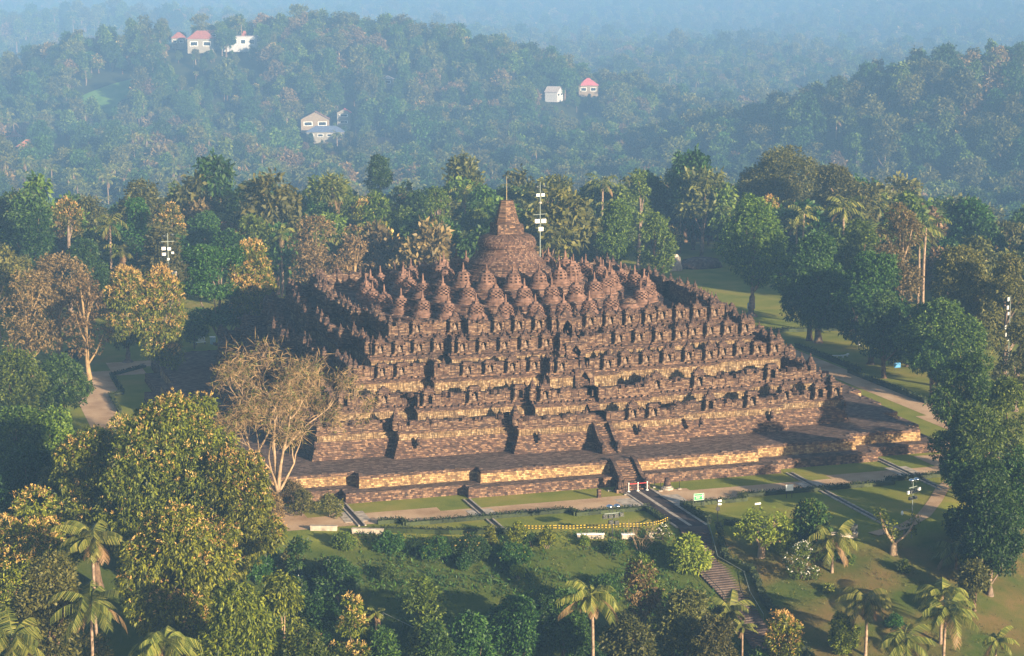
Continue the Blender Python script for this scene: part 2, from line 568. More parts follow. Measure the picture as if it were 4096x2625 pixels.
def niche_mesh(style):
    """shrine with an arched recess under a tiered roof"""
    mb = MB()
    w, dpt, h = 1.66, 0.95, 1.62
    ow, oh = 0.44, 0.95                    # half opening, spring height
    # base
    mb.box((0, 0, 0.09), (w + 0.16, dpt + 0.16, 0.18), 0, 0)
    # arch outline front (y=-dpt/2) and back of recess
    yf, yb = -dpt / 2, dpt / 2 - 0.25
    arc = [(-ow, 0.2), (-ow, oh)] + [(-ow * math.cos(math.pi * t / 6), oh + 0.40 * math.sin(math.pi * t / 6)) for t in range(1, 6)] + [(ow, oh), (ow, 0.2)]
    outer = [(-w / 2, 0.18), (-w / 2, oh)] + [(-w / 2 + w * t / 6, h) for t in range(1, 6)] + [(w / 2, oh), (w / 2, 0.18)]
    for i in range(len(arc) - 1):
        a0, a1, o0, o1 = arc[i], arc[i + 1], outer[i], outer[i + 1]
        mb.face([(o0[0], yf, o0[1]), (a0[0], yf, a0[1]), (a1[0], yf, a1[1]), (o1[0], yf, o1[1])], 0)
        mb.face([(a0[0], yf, a0[1]), (a0[0], yb, a0[1]), (a1[0], yb, a1[1]), (a1[0], yf, a1[1])], 1)
    mb.face([(x, yb, z) for x, z in arc], 1)
    mb.face([(-ow, yf, 0.2), (ow, yf, 0.2), (ow, yb, 0.2), (-ow, yb, 0.2)], 0)
    for sx in (-1, 1):
        mb.face([(sx * w / 2, yf, 0.18), (sx * w / 2, dpt / 2, 0.18), (sx * w / 2, dpt / 2, h), (sx * w / 2, yf, h)][::sx], 0)
        mb.box((sx * (w / 2 - 0.17), yf - 0.06, 0.75), (0.2, 0.14, 1.15), 0, 0)
        mb.box((sx * (ow + 0.03), yf - 0.05, 0.6), (0.12, 0.12, 0.8), 0, 0)
    mb.face([(w / 2, dpt / 2, 0.18), (-w / 2, dpt / 2, 0.18), (-w / 2, dpt / 2, h), (w / 2, dpt / 2, h)], 0)
    # arch hood
    for t in range(7):
        a = math.pi * t / 6
        mb.box((-0.62 * math.cos(a), yf - 0.07, oh + 0.05 + 0.52 * math.sin(a)), (0.26, 0.18, 0.2), 0, 0)
    # roof tiers
    mb.box((0, 0, h + 0.06), (w + 0.14, dpt + 0.18, 0.14), 0, 0)
    mb.box((0, 0, h + 0.26), (w - 0.25, dpt - 0.05, 0.28), 0, 2, 0.88)
    if style < 2:
        mb.box((0, 0, h + 0.50), (w - 0.6, dpt - 0.22, 0.22), 0, 2, 0.85)
        for sx in (-1, 1):
            mb.box((sx * 0.62, 0, h + 0.50), (0.22, 0.5, 0.26), 0, 2, 0.4)
    if style == 0:
        mb.lathe([(0.36, 0.6), (0.38, 0.78), (0.27, 1.05), (0.12, 1.12), (0.10, 1.4), (0.02, 1.75)], 8, (0, 0, h), 2)
    elif style == 1:
        mb.lathe([(0.32, 0.6), (0.30, 0.8), (0.16, 0.95)], 8, (0, 0, h), 2)
    return mb.mesh('niche_shrine', [M['niche'], M['carving'], M['carving']])


NICHE = [niche_mesh(i) for i in range(3)]


def statue_mesh():
    """seated figure: one skin lofted through ellipses (centre y, half width, half depth, z)"""
    mb = MB()
    rings = [(-0.05, 0.33, 0.26, 0.0), (-0.05, 0.40, 0.30, 0.07), (-0.05, 0.38, 0.28, 0.16), (0.02, 0.25, 0.19, 0.24), (0.04, 0.20, 0.14, 0.34), (0.04, 0.22, 0.15, 0.46), (0.04, 0.28, 0.14, 0.58), (0.04, 0.24, 0.12, 0.65), (0.03, 0.09, 0.08, 0.69), (0.02, 0.085, 0.085, 0.73), (0.01, 0.115, 0.12, 0.80), (0.01, 0.12, 0.13, 0.87), (0.02, 0.09, 0.10, 0.94), (0.02, 0.045, 0.05, 0.97), (0.02, 0.035, 0.04, 1.02)]
    loops = [[(w * math.cos(2 * math.pi * k / 12), cy + d * math.sin(2 * math.pi * k / 12), z) for k in range(12)] for cy, w, d, z in rings]
    mb.loft(loops, [0], cap_top=0)
    for s in (-1, 1):   # arms resting on the lap
        mb.tube([(s * 0.26, 0.03, 0.60), (s * 0.33, -0.02, 0.38), (s * 0.14, -0.24, 0.22)], [0.075, 0.065, 0.045], 6)
    return mb.mesh('seated_statue', M['statue'], True)


STATUE = statue_mesh()

ROWN = {5: 'topmost niche row', 4: 'second niche row from top', 3: 'third niche row from top', 2: 'fourth niche row from top', 1: 'lowest niche row'}
ORD = ['first', 'second', 'third', 'fourth', 'fifth', 'sixth', 'seventh', 'eighth', 'ninth', 'tenth', 'eleventh', 'twelfth', 'thirteenth', 'fourteenth', 'fifteenth', 'sixteenth']
rest = []       # shrines on the hidden sides
front = []
for L in (1, 2, 3, 4, 5):
    base = LV['foot'] if L == 1 else LV[L - 1]
    zb = BALZ[L]
    if L == 1:
        zb = 7.0
    mb = MB()
    nt_ = NOT if L > 1 else (0.85, 1.6)
    q = lambda d: poly(*base, d, notch=nt_)
    hb = {1: 0.75, 2: 0.95, 3: 1.2, 4: 1.2, 5: 1.25}[L]
    fl = FLOOR[L] if L < 5 else FLOOR[5]
    z0 = zb - 0.36
    loops = [ring(q(0.10), z0), ring(q(0.08), zb - 0.1), ring(q(0.0), zb - 0.05), ring(q(0.0), zb + hb), ring(q(0.10), zb + hb + 0.03), ring(q(0.14), zb + hb + 0.2), ring(q(-0.04), zb + hb + 0.26), ring(poly(*base, -0.75, notch=nt_), zb + hb + 0.22), ring(poly(*base, -0.80, notch=nt_), fl - 0.05)]
    mb.loft(loops, [0, 0, 0, 1, 1, 1, 1, 0])
    Pn = poly(*base, -0.38)
    pts = side_points(poly(*base, 0.20), 3.15)
    fr = []
    for x, y, a, i, j in pts:
        infront = abs(math.sin(a) + 1) < 0.01 and y < -20
        # only the front face and the flank in view can be told apart; elsewhere a shrine stands at every station
        if abs(x) < 2.0 and infront:
            continue
        if abs(y) < 2.0 and not infront and abs(x) > 20:
            continue
        if rt.random() > PRES[L]:
            # ruined stretch: stumps and fallen blocks
            for _ in range(3):
                mb.box((x + rt.uniform(-1, 1), y + rt.uniform(-.3, .3), zb + hb + 0.25), (rt.uniform(.4, .9), rt.uniform(.4, .7), rt.uniform(.2, .7)), rt.uniform(0, 1), 1)
            continue
        if infront:
            fr.append((x, y, a))
        else:
            rest.append((x, y, zb - 0.12, a))
    # pilasters and finials between the shrines
    for x, y, a, i, j in side_points(poly(*base, 0.03), 1.05, 1.2):
        if rt.random() < 0.75:
            mb.box((x, y, zb + hb / 2), (0.16, 0.2, hb - 0.1), a, 0)
    for x, y, a, i, j in side_points(Pn, 1.58, 1.5):
        if j % 2 == 0 and rt.random() < {1: 0.35, 2: 0.5, 3: 0.8, 4: 0.85, 5: 0.95}[L]:
            finial(mb, x + rt.uniform(-.5, .5) * abs(math.sin(a)), y, zb + hb + 0.2, rt.uniform(0.75, 1.05), 1)
    for cx, cy in Pn:
        if rt.random() < (0.9 if L > 2 else 0.5):
            finial(mb, cx, cy, zb + hb + 0.2, 1.15, 1)
    coping(mb, poly(*base, -0.1), zb + hb + 0.24, 0.35 if L < 3 else 0.15, rt, 1, 0.45 if L < 3 else 0.25)
    mb.build('balustrade', [M['niche'], M['carving']], temple)
    fr.sort(key=lambda t: abs(t[0]))
    cnt = {-1: 0, 1: 0}
    for x, y, a in fr:
        s = -1 if x < 0 else 1
        front.append((L, s, cnt[s], x, y, zb - 0.12, a))
        cnt[s] += 1

front.sort(key=lambda t: -t[0])
print('front shrines', len(front), 'others', len(rest))
for n, (L, s, i, x, y, z, a) in enumerate(front[:100]):
    st = rt.choice((0, 0, 1)) if L >= 4 else rt.choice((0, 1, 1, 2))
    if L == 3:
        st = rt.choice((0, 1, 2))
    o = put(NICHE[st], 'niche_shrine', temple, (x, y, z), a + math.pi / 2)
    q_ = 1.0 if L > 2 else 1.1
    o.scale = (q_ * rt.uniform(0.92, 1.06), q_, q_ * rt.uniform(0.92, 1.08))
    o.rotation_euler[2] += rt.uniform(-0.03, 0.03)
    if L >= 3 or rt.random() < 0.7:
        sf = put(STATUE, 'seated_statue', None, (x, y - 0.14, z + 0.2), rt.uniform(-0.05, 0.05))
        tag(sf, 'seated statue, %s niche %s of the stairway, %s' % (ORD[i], 'left' if s < 0 else 'right', ROWN[L]), 'statue', 'seated statues in the temple niches')
mb = MB()
for n, (x, y, z, a) in enumerate(rest + [t[3:7] for t in front[100:]]):
    me = NICHE[(0, 0, 1, 2)[n % 4]]
    cs, sn = math.cos(a + math.pi / 2), math.sin(a + math.pi / 2)
    base_n = len(mb.v)
    for v in me.vertices:
        mb.v.append((x + v.co.x * cs - v.co.y * sn, y + v.co.x * sn + v.co.y * cs, z + v.co.z))
    for pl in me.polygons:
        mb.f.append(tuple(base_n + k for k in pl.vertices))
        mb.m.append(pl.material_index)
tag(mb.build('niche_shrines', [M['niche'], M['carving'], M['carving']], temple), kind='stuff')

# upper plateau
mb = MB()
pl = poly(*LV[4], -0.7)
mb.loft([ring(pl, FLOOR[5]), [(12 * math.cos(math.atan2(y, x)), 12 * math.sin(math.atan2(y, x)), FLOOR[5]) for x, y in pl]], [0], cap_top=0)
mb.build('upper_plateau', [M['paving']], temple)


# gates and stairs on the front axis
def gate(y, z, h, w=0.85, dep=1.7, crown=True):
    mb = MB()
    t = 0.62
    for s in (-1, 1):
        mb.box((s * (w + t / 2), y + dep / 2 - 0.25, z + h * 0.32), (t, dep + 0.5, h * 0.64), 0, 0)
        mb.box((s * (w + t / 2 + 0.1), y - 0.42, z + h * 0.3), (t * 0.7, 0.22, h * 0.6), 0, 1)
        n = 5
        for i in range(n):      # corbelled arch
            ww = w * (1 - (i + 1) / (n + 0.6)) + 0.02
            hh = h * 0.36 / n
            mb.box((s * (ww + (w + t - ww) / 2), y + dep / 2 - 0.25, z + h * 0.64 + hh * (i + 0.5)), (w + t - ww, dep + 0.5, hh), 0, 0)
    mb.box((0, y + dep / 2 - 0.25, z + h + 0.16), (2 * (w + t) + 0.3, dep + 0.7, 0.32), 0, 1)
    if crown:
        mb.box((0, y + dep / 2 - 0.2, z + h + 0.5), (2.1, dep * 0.8, 0.4), 0, 1, 0.8)
        mb.box((0, y + dep / 2 - 0.2, z + h + 0.85), (1.4, dep * 0.6, 0.35), 0, 1, 0.8)
        finial(mb, 0, y + dep / 2 - 0.2, z + h + 1.0, 1.2, 1)
    # dark passage wall at the back
    return mb.build('gateway', [M['niche'], M['carving']], temple)


def front_y(lv):
    D, s1, s2, b, c = LV[lv]
    return -(D + s1 + s2)


gate(front_y(2), 9.3, 3.5)
gate(front_y(3), 13.1, 2.9, crown=True)
gate(front_y(4), 16.7, 2.4, 0.75, 1.5, True)


def flight(y0, z0, y1, z1, w, name='stair_flight'):
    mb = MB()
    n = max(3, int(round((z1 - z0) / 0.24)))
    for i in range(n):
        ya = y0 + (y1 - y0) * i / n
        za = z0 + (z1 - z0) * (i + 1) / n
        mb.box((0, (ya + y1) / 2, (z0 - 0.3 + za) / 2), (w, abs(y1 - ya), za - z0 + 0.3), 0, 0)
    return mb.build(name, [M['masonry']], temple)


flight(-59.3, 0.0, -54.0, 3.05, 2.5)
flight(-49.6, 3.03, -44.6, 6.45, 1.7)
flight(-45.0, 6.4, -40.6, 9.3, 1.6)
flight(-40.0, 9.3, -36.2, 12.4, 1.5)
flight(-35.2, 12.4, -32.3, 15.2, 1.5)
flight(-31.4, 15.2, -28.5, 16.5, 1.4)


def wing(x, pts, t, mat=0):
    """stair parapet from (y, z) outline"""
    mb = MB()
    L = [(x - t / 2, y, z) for y, z in pts]
    Rr = [(x + t / 2, y, z) for y, z in pts]
    mb.face(L[::-1], 0)
    mb.face(Rr, 0)
    for i in range(len(pts)):
        j = (i + 1) % len(pts)
        mb.face([L[i], L[j], Rr[j], Rr[i]], 0)
    # beast head at the lower end, scroll above
    y0, z0 = pts[1]
    mb.lathe([(0.30, 0), (0.48, 0.3), (0.42, 0.7), (0.50, 1.05), (0.30, 1.5), (0.10, 1.8)], 8, (x, y0 + 0.2, z0 - 0.9), 0)
    return mb.build('stair_parapet', [M['carving']], temple)


for s in (-1, 1):
    wing(s * 1.6, [(-59.6, -0.1), (-59.6, 0.9), (-57.2, 1.9), (-55.0, 3.2), (-53.6, 3.5), (-53.6, 0.0)], 0.55)
    wing(s * 1.15, [(-49.9, 3.0), (-49.8, 3.9), (-47.6, 5.2), (-46.0, 6.6), (-44.8, 7.0), (-44.8, 3.0)], 0.5)

# water spouts on the foot
for x, y, z in ((-26.8, -43.6, 5.0), (-9.6, -45.8, 5.0), (-40.9, -40.9, 4.8), (15.2, -45.8, 5.6), (27.5, -43.4, 5.2), (40.6, -40.9, 5.4), (5.6, -45.9, 5.2)):
    mb = MB()
    mb.box((0, 0.25, -0.35), (0.5, 0.6, 0.4), 0, 0)
    mb.lathe([(0.24, -0.2), (0.34, 0.1), (0.30, 0.45), (0.32, 0.7), (0.12, 1.0)], 8, (0, 0.1, 0), 0, sy=1.1)
    mb.box((0, -0.3, 0.1), (0.24, 0.5, 0.22), 0, 0, 0.7)
    mb.build('water_spout', [M['carving']], temple, loc=(x, y - 0.4, z))

# round terraces
RT = [(25.5, FLOOR[5] - 0.1, 18.1), (19.1, 18.1, 19.65), (13.1, 19.65, 21.1)]
for i, (rr, za, zb) in enumerate(RT):
    mb = MB()
    nxt = RT[i + 1][0] - 0.3 if i < 2 else 6.0
    mb.lathe([(rr + 0.25, za), (rr + 0.2, za + 0.25), (rr, za + 0.3), (rr - 0.04, zb - 0.35), (rr + 0.10, zb - 0.3), (rr + 0.10, zb - 0.04), (rr - 0.1, zb), (nxt, zb)], 96, mats=[0, 0, 0, 0, 0, 0, 1], close=False)
    rr_ = random.Random(i)
    for k in range(150):
        a = rr_.uniform(0, 6.283)
        if rr_.random() < 0.5:
            mb.box(((rr - 0.4) * math.cos(a), (rr - 0.4) * math.sin(a), zb + 0.05), (0.5, 0.6, 0.14), a, 1)
    mb.build('round_terrace', [M['drum'], M['paving']], temple)


def stupa_base():
    mb = MB()
    mb.lathe([(1.86, 0), (1.86, 0.26), (1.62, 0.34), (1.62, 0.44), (1.74, 0.50), (1.70, 0.66), (1.48, 0.78), (1.40, 0.92), (1.36, 1.02), (1.0, 1.04)], 28)
    return mb.mesh('stupa', M['bellstone'])


def stupa_bell(square=False):
    """pierced bell: openings left out of a thick shell"""
    mb = MB()
    n = 20
    prof = [(1.28, 1.02), (1.28, 1.12), (1.29, 1.36), (1.27, 1.60), (1.22, 1.84), (1.13, 2.07), (0.99, 2.28), (0.80, 2.44), (0.58, 2.53), (0.40, 2.55)]
    for shell, off in ((0, 0.0), (1, -0.16)):
        for i in range(len(prof) - 1):
            for k in range(n):
                hole = 1 <= i <= 5 and ((i + k) % 2 == 0 if not square else (i % 2 == 1 and k % 2 == 0))
                if hole:
                    continue
                q = []
                for (ii, kk) in ((i, k), (i, k + 1), (i + 1, k + 1), (i + 1, k)):
                    r, z = prof[ii]
                    a = 2 * math.pi * (kk + 0.0) / n
                    q.append(((r + off) * math.cos(a), (r + off) * math.sin(a), z))
                mb.face(q if not shell else q[::-1], 0)
    mb.lathe([(0.50, 2.50), (0.50, 2.80), (0.42, 2.86)], 4, rot=0.78)
    return mb.mesh('bell', M['bellstone'])


def stupa_spire():
    mb = MB()
    mb.lathe([(0.20, 2.82), (0.17, 3.2), (0.12, 3.7), (0.08, 4.05)], 8)
    return mb.mesh('spire', M['bellstone'])


SB, SP = stupa_base(), stupa_spire()
BELL = [stupa_bell(False), stupa_bell(True)]
for rr, z, n, ph in ((23.1, 18.08, 32, 0.082), (17.1, 19.63, 24, 0.118), (10.9, 21.08, 16, 0.185)):
    for k in range(n):
        a = ph + 2 * math.pi * k / n
        x, y = rr * math.cos(a), rr * math.sin(a)
        o = put(SB, 'stupa', temple, (x, y, z), rt.uniform(0, 0.3))
        if n == 32 and abs(x - 14.2) < 2.1 and y < 0:
            mbr = MB()
            mbr.lathe([(1.3, 1.2), (1.1, 1.5), (0.6, 1.75), (0.25, 1.85)], 16)
            put(mbr.mesh('broken_dome', M['stupa']), 'broken_dome', o)
            o['label'] = 'ruined stupa with its bell and spire missing'
            continue
        put(BELL[1 if n == 16 else 0], 'bell', o)
        sp = put(SP, 'spire', o)
        sp.scale = (1, 1, 1)
        s = rt.uniform(0.97, 1.03)
        o.scale = (s, s, rt.uniform(0.97, 1.02))

# main stupa
mb = MB()
mb.lathe([(8.3, 21.0), (8.3, 21.7), (7.85, 21.8), (7.75, 22.35), (7.3, 22.45), (7.2, 22.95), (6.75, 23.05), (6.75, 23.2), (6.35, 23.25), (6.35, 23.75), (6.0, 23.85), (6.1, 24.1), (5.75, 24.45), (5.3, 24.9), (4.95, 25.4), (4.72, 25.75), (4.66, 26.1), (4.45, 26.12), (4.45, 26.55), (4.72, 26.6), (4.80, 26.95), (4.76, 27.4), (4.55, 27.85), (4.1, 28.25), (3.4, 28.55), (2.0, 28.7)], 64)
ms = mb.build('main_stupa', [M['drum']], temple)
mb = MB()
mb.box((0, 0, 29.3), (4.6, 4.6, 1.9), 0, 0, 0.93)
mb.build('square_block', [M['masonry']], ms)
mb = MB()
mb.lathe([(2.16, 30.2), (1.98, 30.6), (1.12, 33.9), (1.04, 34.0)], 8, rot=0.39)
mb.build('pinnacle', [M['masonry']], ms)
mb = MB()
mb.tube([(0, 0, 33.9), (0, 0, 37.9)], [0.06, 0.03], 5)
mb.build('lightning_rod', [plain('rod_brass', (0.35, 0.26, 0.12), 0.5, 0.4)], ms)

# ------------------------------------------------------------------ terrain
def smooth(a, b, x):
    t = np.clip((x - a) / (b - a), 0.0, 1.0)
    return t * t * (3 - 2 * t)


EDGE_X = [-140, -80, -55, -40, -24, 0, 6, 20, 32, 42, 55, 75, 110]
EDGE_Y = [-40, -52, -66, -70, -76, -80, -84, -90.5, -86, -74, -62, -45, -30]


def height(x, y):
    x = np.asarray(x, float)
    y = np.asarray(y, float)
    e = np.interp(x, EDGE_X, EDGE_Y)
    d = np.maximum(0.0, e - y)
    front = -np.where(d < 30, 0.275 * d * smooth(0, 4, d), 8.25 + 0.10 * (d - 30))
    front = np.maximum(front, -14.0)
    dx = np.maximum(0.0, np.maximum(x - 125, -82 - x))
    dy = np.maximum(0.0, y - 180)
    r = np.hypot(dx, dy)
    back = -22.0 * smooth(0, 110, r) - 48.0 * smooth(60, 460, r)
    z = np.minimum(front, 0) + back
    z = np.maximum(z, -72)
    far = smooth(60, 400, r)
    z = z + far * (4.5 * np.sin(x / 97.0 + 1.3) * np.sin(y / 131.0 + 0.4) + 3.0 * np.sin(x / 43.0 + y / 61.0) + 5.0 * np.sin((x - y) / 260.0))

    def hill(cx, cy, rx, ry, h, rot=0.0):
        c, s = math.cos(rot), math.sin(rot)
        u = (x - cx) * c + (y - cy) * s
        v = -(x - cx) * s + (y - cy) * c
        return h * np.exp(-(u / rx) ** 2 - (v / ry) ** 2)

    z = z + hill(236, 1470, 330, 150, 84, -0.304)       # village ridge
    z = z + hill(640, 900, 190, 160, 74, -0.3)         # knoll on the right
    z = z + hill(120, 3000, 900, 400, 50, -0.3)        # ridge beyond, left
    z = z + hill(1000, 1900, 500, 300, 22, -0.3)
    z = z + hill(280, 560, 120, 120, 8)
    D = np.hypot(x + 97, y + 312)
    z = z + smooth(3000, 6500, D) * 130 + smooth(2600, 3600, D) * 8 * np.sin(x / 300.0)
    return z


def hz(x, y):
    return float(height(x, y))

# house plots in the plain
SITE = {'pv': (8.6, 1352.0), 'fd': (38.2, 1255.1), 'hl': (158.6, 1467.8), 'hw': (173.7, 1437.2), 'ho': (190.5, 1488.7), 'hb': (208.7, 1426.2), 'or': (-15.0, 1191.8), 'mg': (235.3, 1265.5), 'wd': (259.0, 1266.0), 'bl': (238.5, 1241.2), 'pk': (495.7, 1352.4), 'gr': (453.2, 1319.2), 'tw': (313.0, 1338.4), 'rt': (13.9, 1265.3), 'sh': (203.3, 1162.0), 'bs': (252.5, 929.4), 'th': (274.8, 1194.1), 'mf': (86.9, 1396.3)}
HS = (0.00085, 0.35)

# ------------------------------------------------------------------ trees
def unit(a):
    return a / np.maximum(np.linalg.norm(a, axis=1, keepdims=True), 1e-9)


def tufts(rng, pts, outw, n_leaf, ll, lw, spread=0.9, droop=0.35):
    """a spray of diamond leaves at every point"""
    n = len(pts)
    P = np.repeat(pts, n_leaf, axis=0) + rng.normal(0, ll * 0.28, (n * n_leaf, 3))
    O = np.repeat(outw, n_leaf, axis=0)
    d = O * 0.6 + rng.normal(0, spread, (n * n_leaf, 3))
    d[:, 2] -= droop
    d = unit(d)
    s = unit(np.cross(d, rng.normal(0, 1, d.shape)))
    L = ll * rng.uniform(0.6, 1.25, (len(P), 1))
    Wd = lw * rng.uniform(0.7, 1.2, (len(P), 1))
    V = np.empty((len(P), 4, 3))
    V[:, 0] = P
    V[:, 1] = P + d * L * 0.5 + s * Wd * 0.5
    V[:, 2] = P + d * L
    V[:, 2, 2] -= L[:, 0] * droop * 0.35
    V[:, 3] = P + d * L * 0.5 - s * Wd * 0.5
    F = np.arange(len(P) * 4).reshape(-1, 4)
    return V.reshape(-1, 3), F


def blob_points(rng, blobs, dens, inner=0.62, up=0.15):
    """points spread through overlapping leaf masses, thin inside"""
    pts, outs = [], []
    for c, r in blobs:
        c, r = np.array(c), np.array(r)
        area = 4 * math.pi * (r[0] * r[1] + r[0] * r[2] + r[1] * r[2]) / 3
        n = max(6, int(area * dens))
        d = unit(rng.normal(0, 1, (n, 3)) + (0, 0, up))
        k = rng.uniform(inner, 1.06, (n, 1))
        p = c + d * r * k
        keep = np.ones(n, bool)
        for c2, r2 in blobs:
            if c2 is c:
                continue
            q = ((p - np.array(c2)) / np.array(r2))
            keep &= (q * q).sum(1) > 0.30
        pts.append(p[keep])
        outs.append(unit(d[keep] / r))
    return np.concatenate(pts), np.concatenate(outs)


def crown_blobs(rng, W, z0, z1, n, shape):
    """leaf masses of one crown; z0..z1 its lower and upper limit"""
    H = z1 - z0
    out = []
    for i in range(n):
        a = rng.uniform(0, 2 * math.pi)
        if shape == 'dome':
            t = rng.uniform(0.05, 1.0)
            rad = W * 0.5 * math.sqrt(max(0.0, 1 - (max(0, t - 0.35) / 0.68) ** 2)) * (0.75 + 0.25 * min(1, t / 0.35))
            br = W * rng.uniform(0.15, 0.24)
        elif shape == 'column':
            t = rng.uniform(0, 1)
            rad = W * 0.5 * (0.75 + 0.25 * math.sin(3.1 * t)) * (1 - 0.5 * max(0, t - 0.6) / 0.4)
            br = W * rng.uniform(0.2, 0.3)
        elif shape == 'cone':
            t = rng.uniform(0, 1)
            rad = W * 0.5 * (1 - t * 0.85)
            br = W * rng.uniform(0.16, 0.24) * (1.1 - 0.5 * t)
        elif shape == 'flat':
            t = rng.choice([0.35, 0.6, 0.8, 0.95]) + rng.uniform(-0.05, 0.05)
            rad = W * 0.5 * (1.05 - 0.5 * abs(t - 0.6))
            br = W * rng.uniform(0.14, 0.22)
        else:       # irregular
            t = rng.uniform(0.0, 1.0)
            rad = W * 0.5 * (0.55 + 0.45 * math.sin(math.pi * min(1, t * 0.8 + 0.25)))
            br = W * rng.uniform(0.13, 0.24)
        q = math.sqrt(rng.uniform(0.15, 1.0))
        rr = max(0.0, rad - br * 0.8) * q
        vz = br * (0.42 if shape == 'flat' else rng.uniform(0.7, 1.0))
        zc = z0 + vz * 0.7 + t * max(0.1, H - 1.5 * vz)
        out.append(((rr * math.cos(a), rr * math.sin(a), zc), (br, br, vz)))
    # sprays standing proud of the outline
    for i in range(int(n * 0.55)):
        c, r = out[int(rng.integers(0, len(out)))]
        a, e = rng.uniform(0, 6.283), rng.uniform(-0.2, 1.2)
        f = rng.uniform(0.75, 1.1)
        br = W * rng.uniform(0.05, 0.10)
        out.append(((c[0] + math.cos(a) * math.cos(e) * r[0] * f, c[1] + math.sin(a) * math.cos(e) * r[1] * f, c[2] + math.sin(e) * r[2] * f), (br, br, br * 0.9)))
    # top mass
    br = W * 0.2
    out.append(((rng.uniform(-.1, .1) * W, rng.uniform(-.1, .1) * W, z1 - br * 0.7), (br, br, br * 0.75)))
    return out


def trunk_mb(rng, blobs, H, z0, r0, flare=1.0, nl=7, lean=0.03):
    mb = MB()
    top = z0 + (H - z0) * 0.55
    lx, ly = rng.uniform(-lean, lean) * H, rng.uniform(-lean, lean) * H
    cp = [(0, 0, -0.6), (0, 0, 0.0), (lx * 0.1, ly * 0.1, 0.06 * H), (lx * 0.4, ly * 0.4, z0 * 0.6 + 0.1), (lx * 0.7, ly * 0.7, max(z0, 0.2 * H)), (lx, ly, top)]
    mb.tube(cp, [r0 * 1.7 * flare, r0 * 1.5 * flare, r0 * 1.05, r0 * 0.9, r0 * 0.75, r0 * 0.25], 8)
    idx = list(range(len(blobs)))
    rng.shuffle(idx)
    for i in idx[:nl]:
        c, r = blobs[i]
        zs = min(top * 0.95, max(z0 * 0.75, c[2] - rng.uniform(0.25, 0.5) * (H - z0) - 0.5))
        f = zs / top
        st = (lx * f, ly * f, zs)
        mid = (st[0] * 0.5 + c[0] * 0.5, st[1] * 0.5 + c[1] * 0.5, zs + (c[2] - zs) * 0.42)
        mb.tube([st, mid, (c[0], c[1], c[2] + r[2] * 0.3)], [r0 * 0.45, r0 * 0.3, r0 * 0.08], 5)
    return mb


# kind: shape, trunk share, leaf material, bark, blobs, droop, density, flowers
KIND = {
    'mahog': ('dome', 0.22, 'leaf_gold', 'bark', 30, 0.75, 1.0, 'flush', 0.11),
    'mango': ('dome', 0.2, 'leaf_gold', 'bark', 20, 0.4, 1.0, 'flush', 0.32),
    'gold': ('dome', 0.25, 'leaf_gold', 'bark', 16, 0.4, 1.0, 'flush', 0.22),
    'golds': ('dome', 0.62, 'leaf_olive', 'grey_bark', 10, 0.3, 1.0, 'flush', 0.30),
    'golddrip': ('column', 0.16, 'leaf_gold', 'grey_bark', 22, 0.7, 1.0, 'flush', 0.42),
    'smalldark': ('irr', 0.2, 'leaf_olive', 'bark', 22, 0.2, 1.0, None, 0),
    'bamboo': ('column', 0.1, 'leaf_gold', 'pale_bark', 22, 0.9, 0.9, None, 0),
    'cone': ('cone', 0.1, 'leaf_dark', 'bark', 18, 0.2, 1.2, 'blossom', 0.012),
    'dark': ('dome', 0.25, 'leaf_dark', 'bark', 18, 0.3, 1.0, None, 0),
    'dark2': ('dome', 0.12, 'leaf_dark', 'bark', 22, 0.2, 1.3, 'leaf_gold', 0.10),
    'darkbig': ('dome', 0.15, 'leaf_dark', 'grey_bark', 26, 0.35, 1.0, None, 0),
    'green': ('dome', 0.25, 'leaf_mid', 'bark', 18, 0.3, 1.0, None, 0),
    'green2': ('dome', 0.12, 'leaf_mid', 'bark', 22, 0.25, 1.1, None, 0),
    'broad': ('dome', 0.2, 'leaf_mid', 'grey_bark', 22, 0.4, 1.1, None, 0),
    'olive': ('irr', 0.25, 'leaf_olive', 'grey_bark', 18, 0.3, 0.9, None, 0),
    'bare': ('irr', 0.2, 'leaf_rust', 'twig', 16, 0.2, 0.35, None, 0),
    'bareshape': ('irr', 0.3, 'leaf_rust', 'pale_bark', 18, 0.2, 0.7, None, 0),
    'layer': ('flat', 0.15, 'leaf_dark', 'grey_bark', 24, 0.15, 1.0, None, 0),
    'round': ('dome', 0.25, 'leaf_mid', 'bark', 14, 0.1, 1.4, None, 0),
    'clip': ('dome', 0.08, 'leaf_mid', 'bark', 22, 0.1, 1.5, None, 0),
    'rusty': ('irr', 0.15, 'leaf_gold', 'grey_bark', 16, 0.4, 0.9, 'flush', 0.30),
    'brown': ('column', 0.1, 'leaf_rust', 'bark', 18, 0.4, 1.0, 'leaf_mid', 0.35),
    'rust': ('dome', 0.25, 'leaf_rust', 'grey_bark', 16, 0.2, 0.9, None, 0),
    'lime': ('dome', 0.2, 'leaf_lime', 'pale_bark', 20, 0.35, 1.3, None, 0),
    'fig': ('column', 0.26, 'leaf_mid', 'grey_bark', 24, 0.4, 0.9, None, 0),
    'vine': ('column', 0.05, 'leaf_mid', 'bark', 20, 0.6, 1.0, None, 0),
    'wide': ('irr', 0.35, 'leaf_olive', 'pale_bark', 22, 0.2, 0.75, None, 0),
    'slender': ('irr', 0.45, 'leaf_mid', 'grey_bark', 13, 0.2, 0.8, None, 0),
    'conifer': ('cone', 0.25, 'leaf_dark', 'bark', 16, 0.2, 0.9, None, 0),
    'umbrella': ('flat', 0.3, 'leaf_olive', 'grey_bark', 14, 0.1, 0.8, None, 0),
}


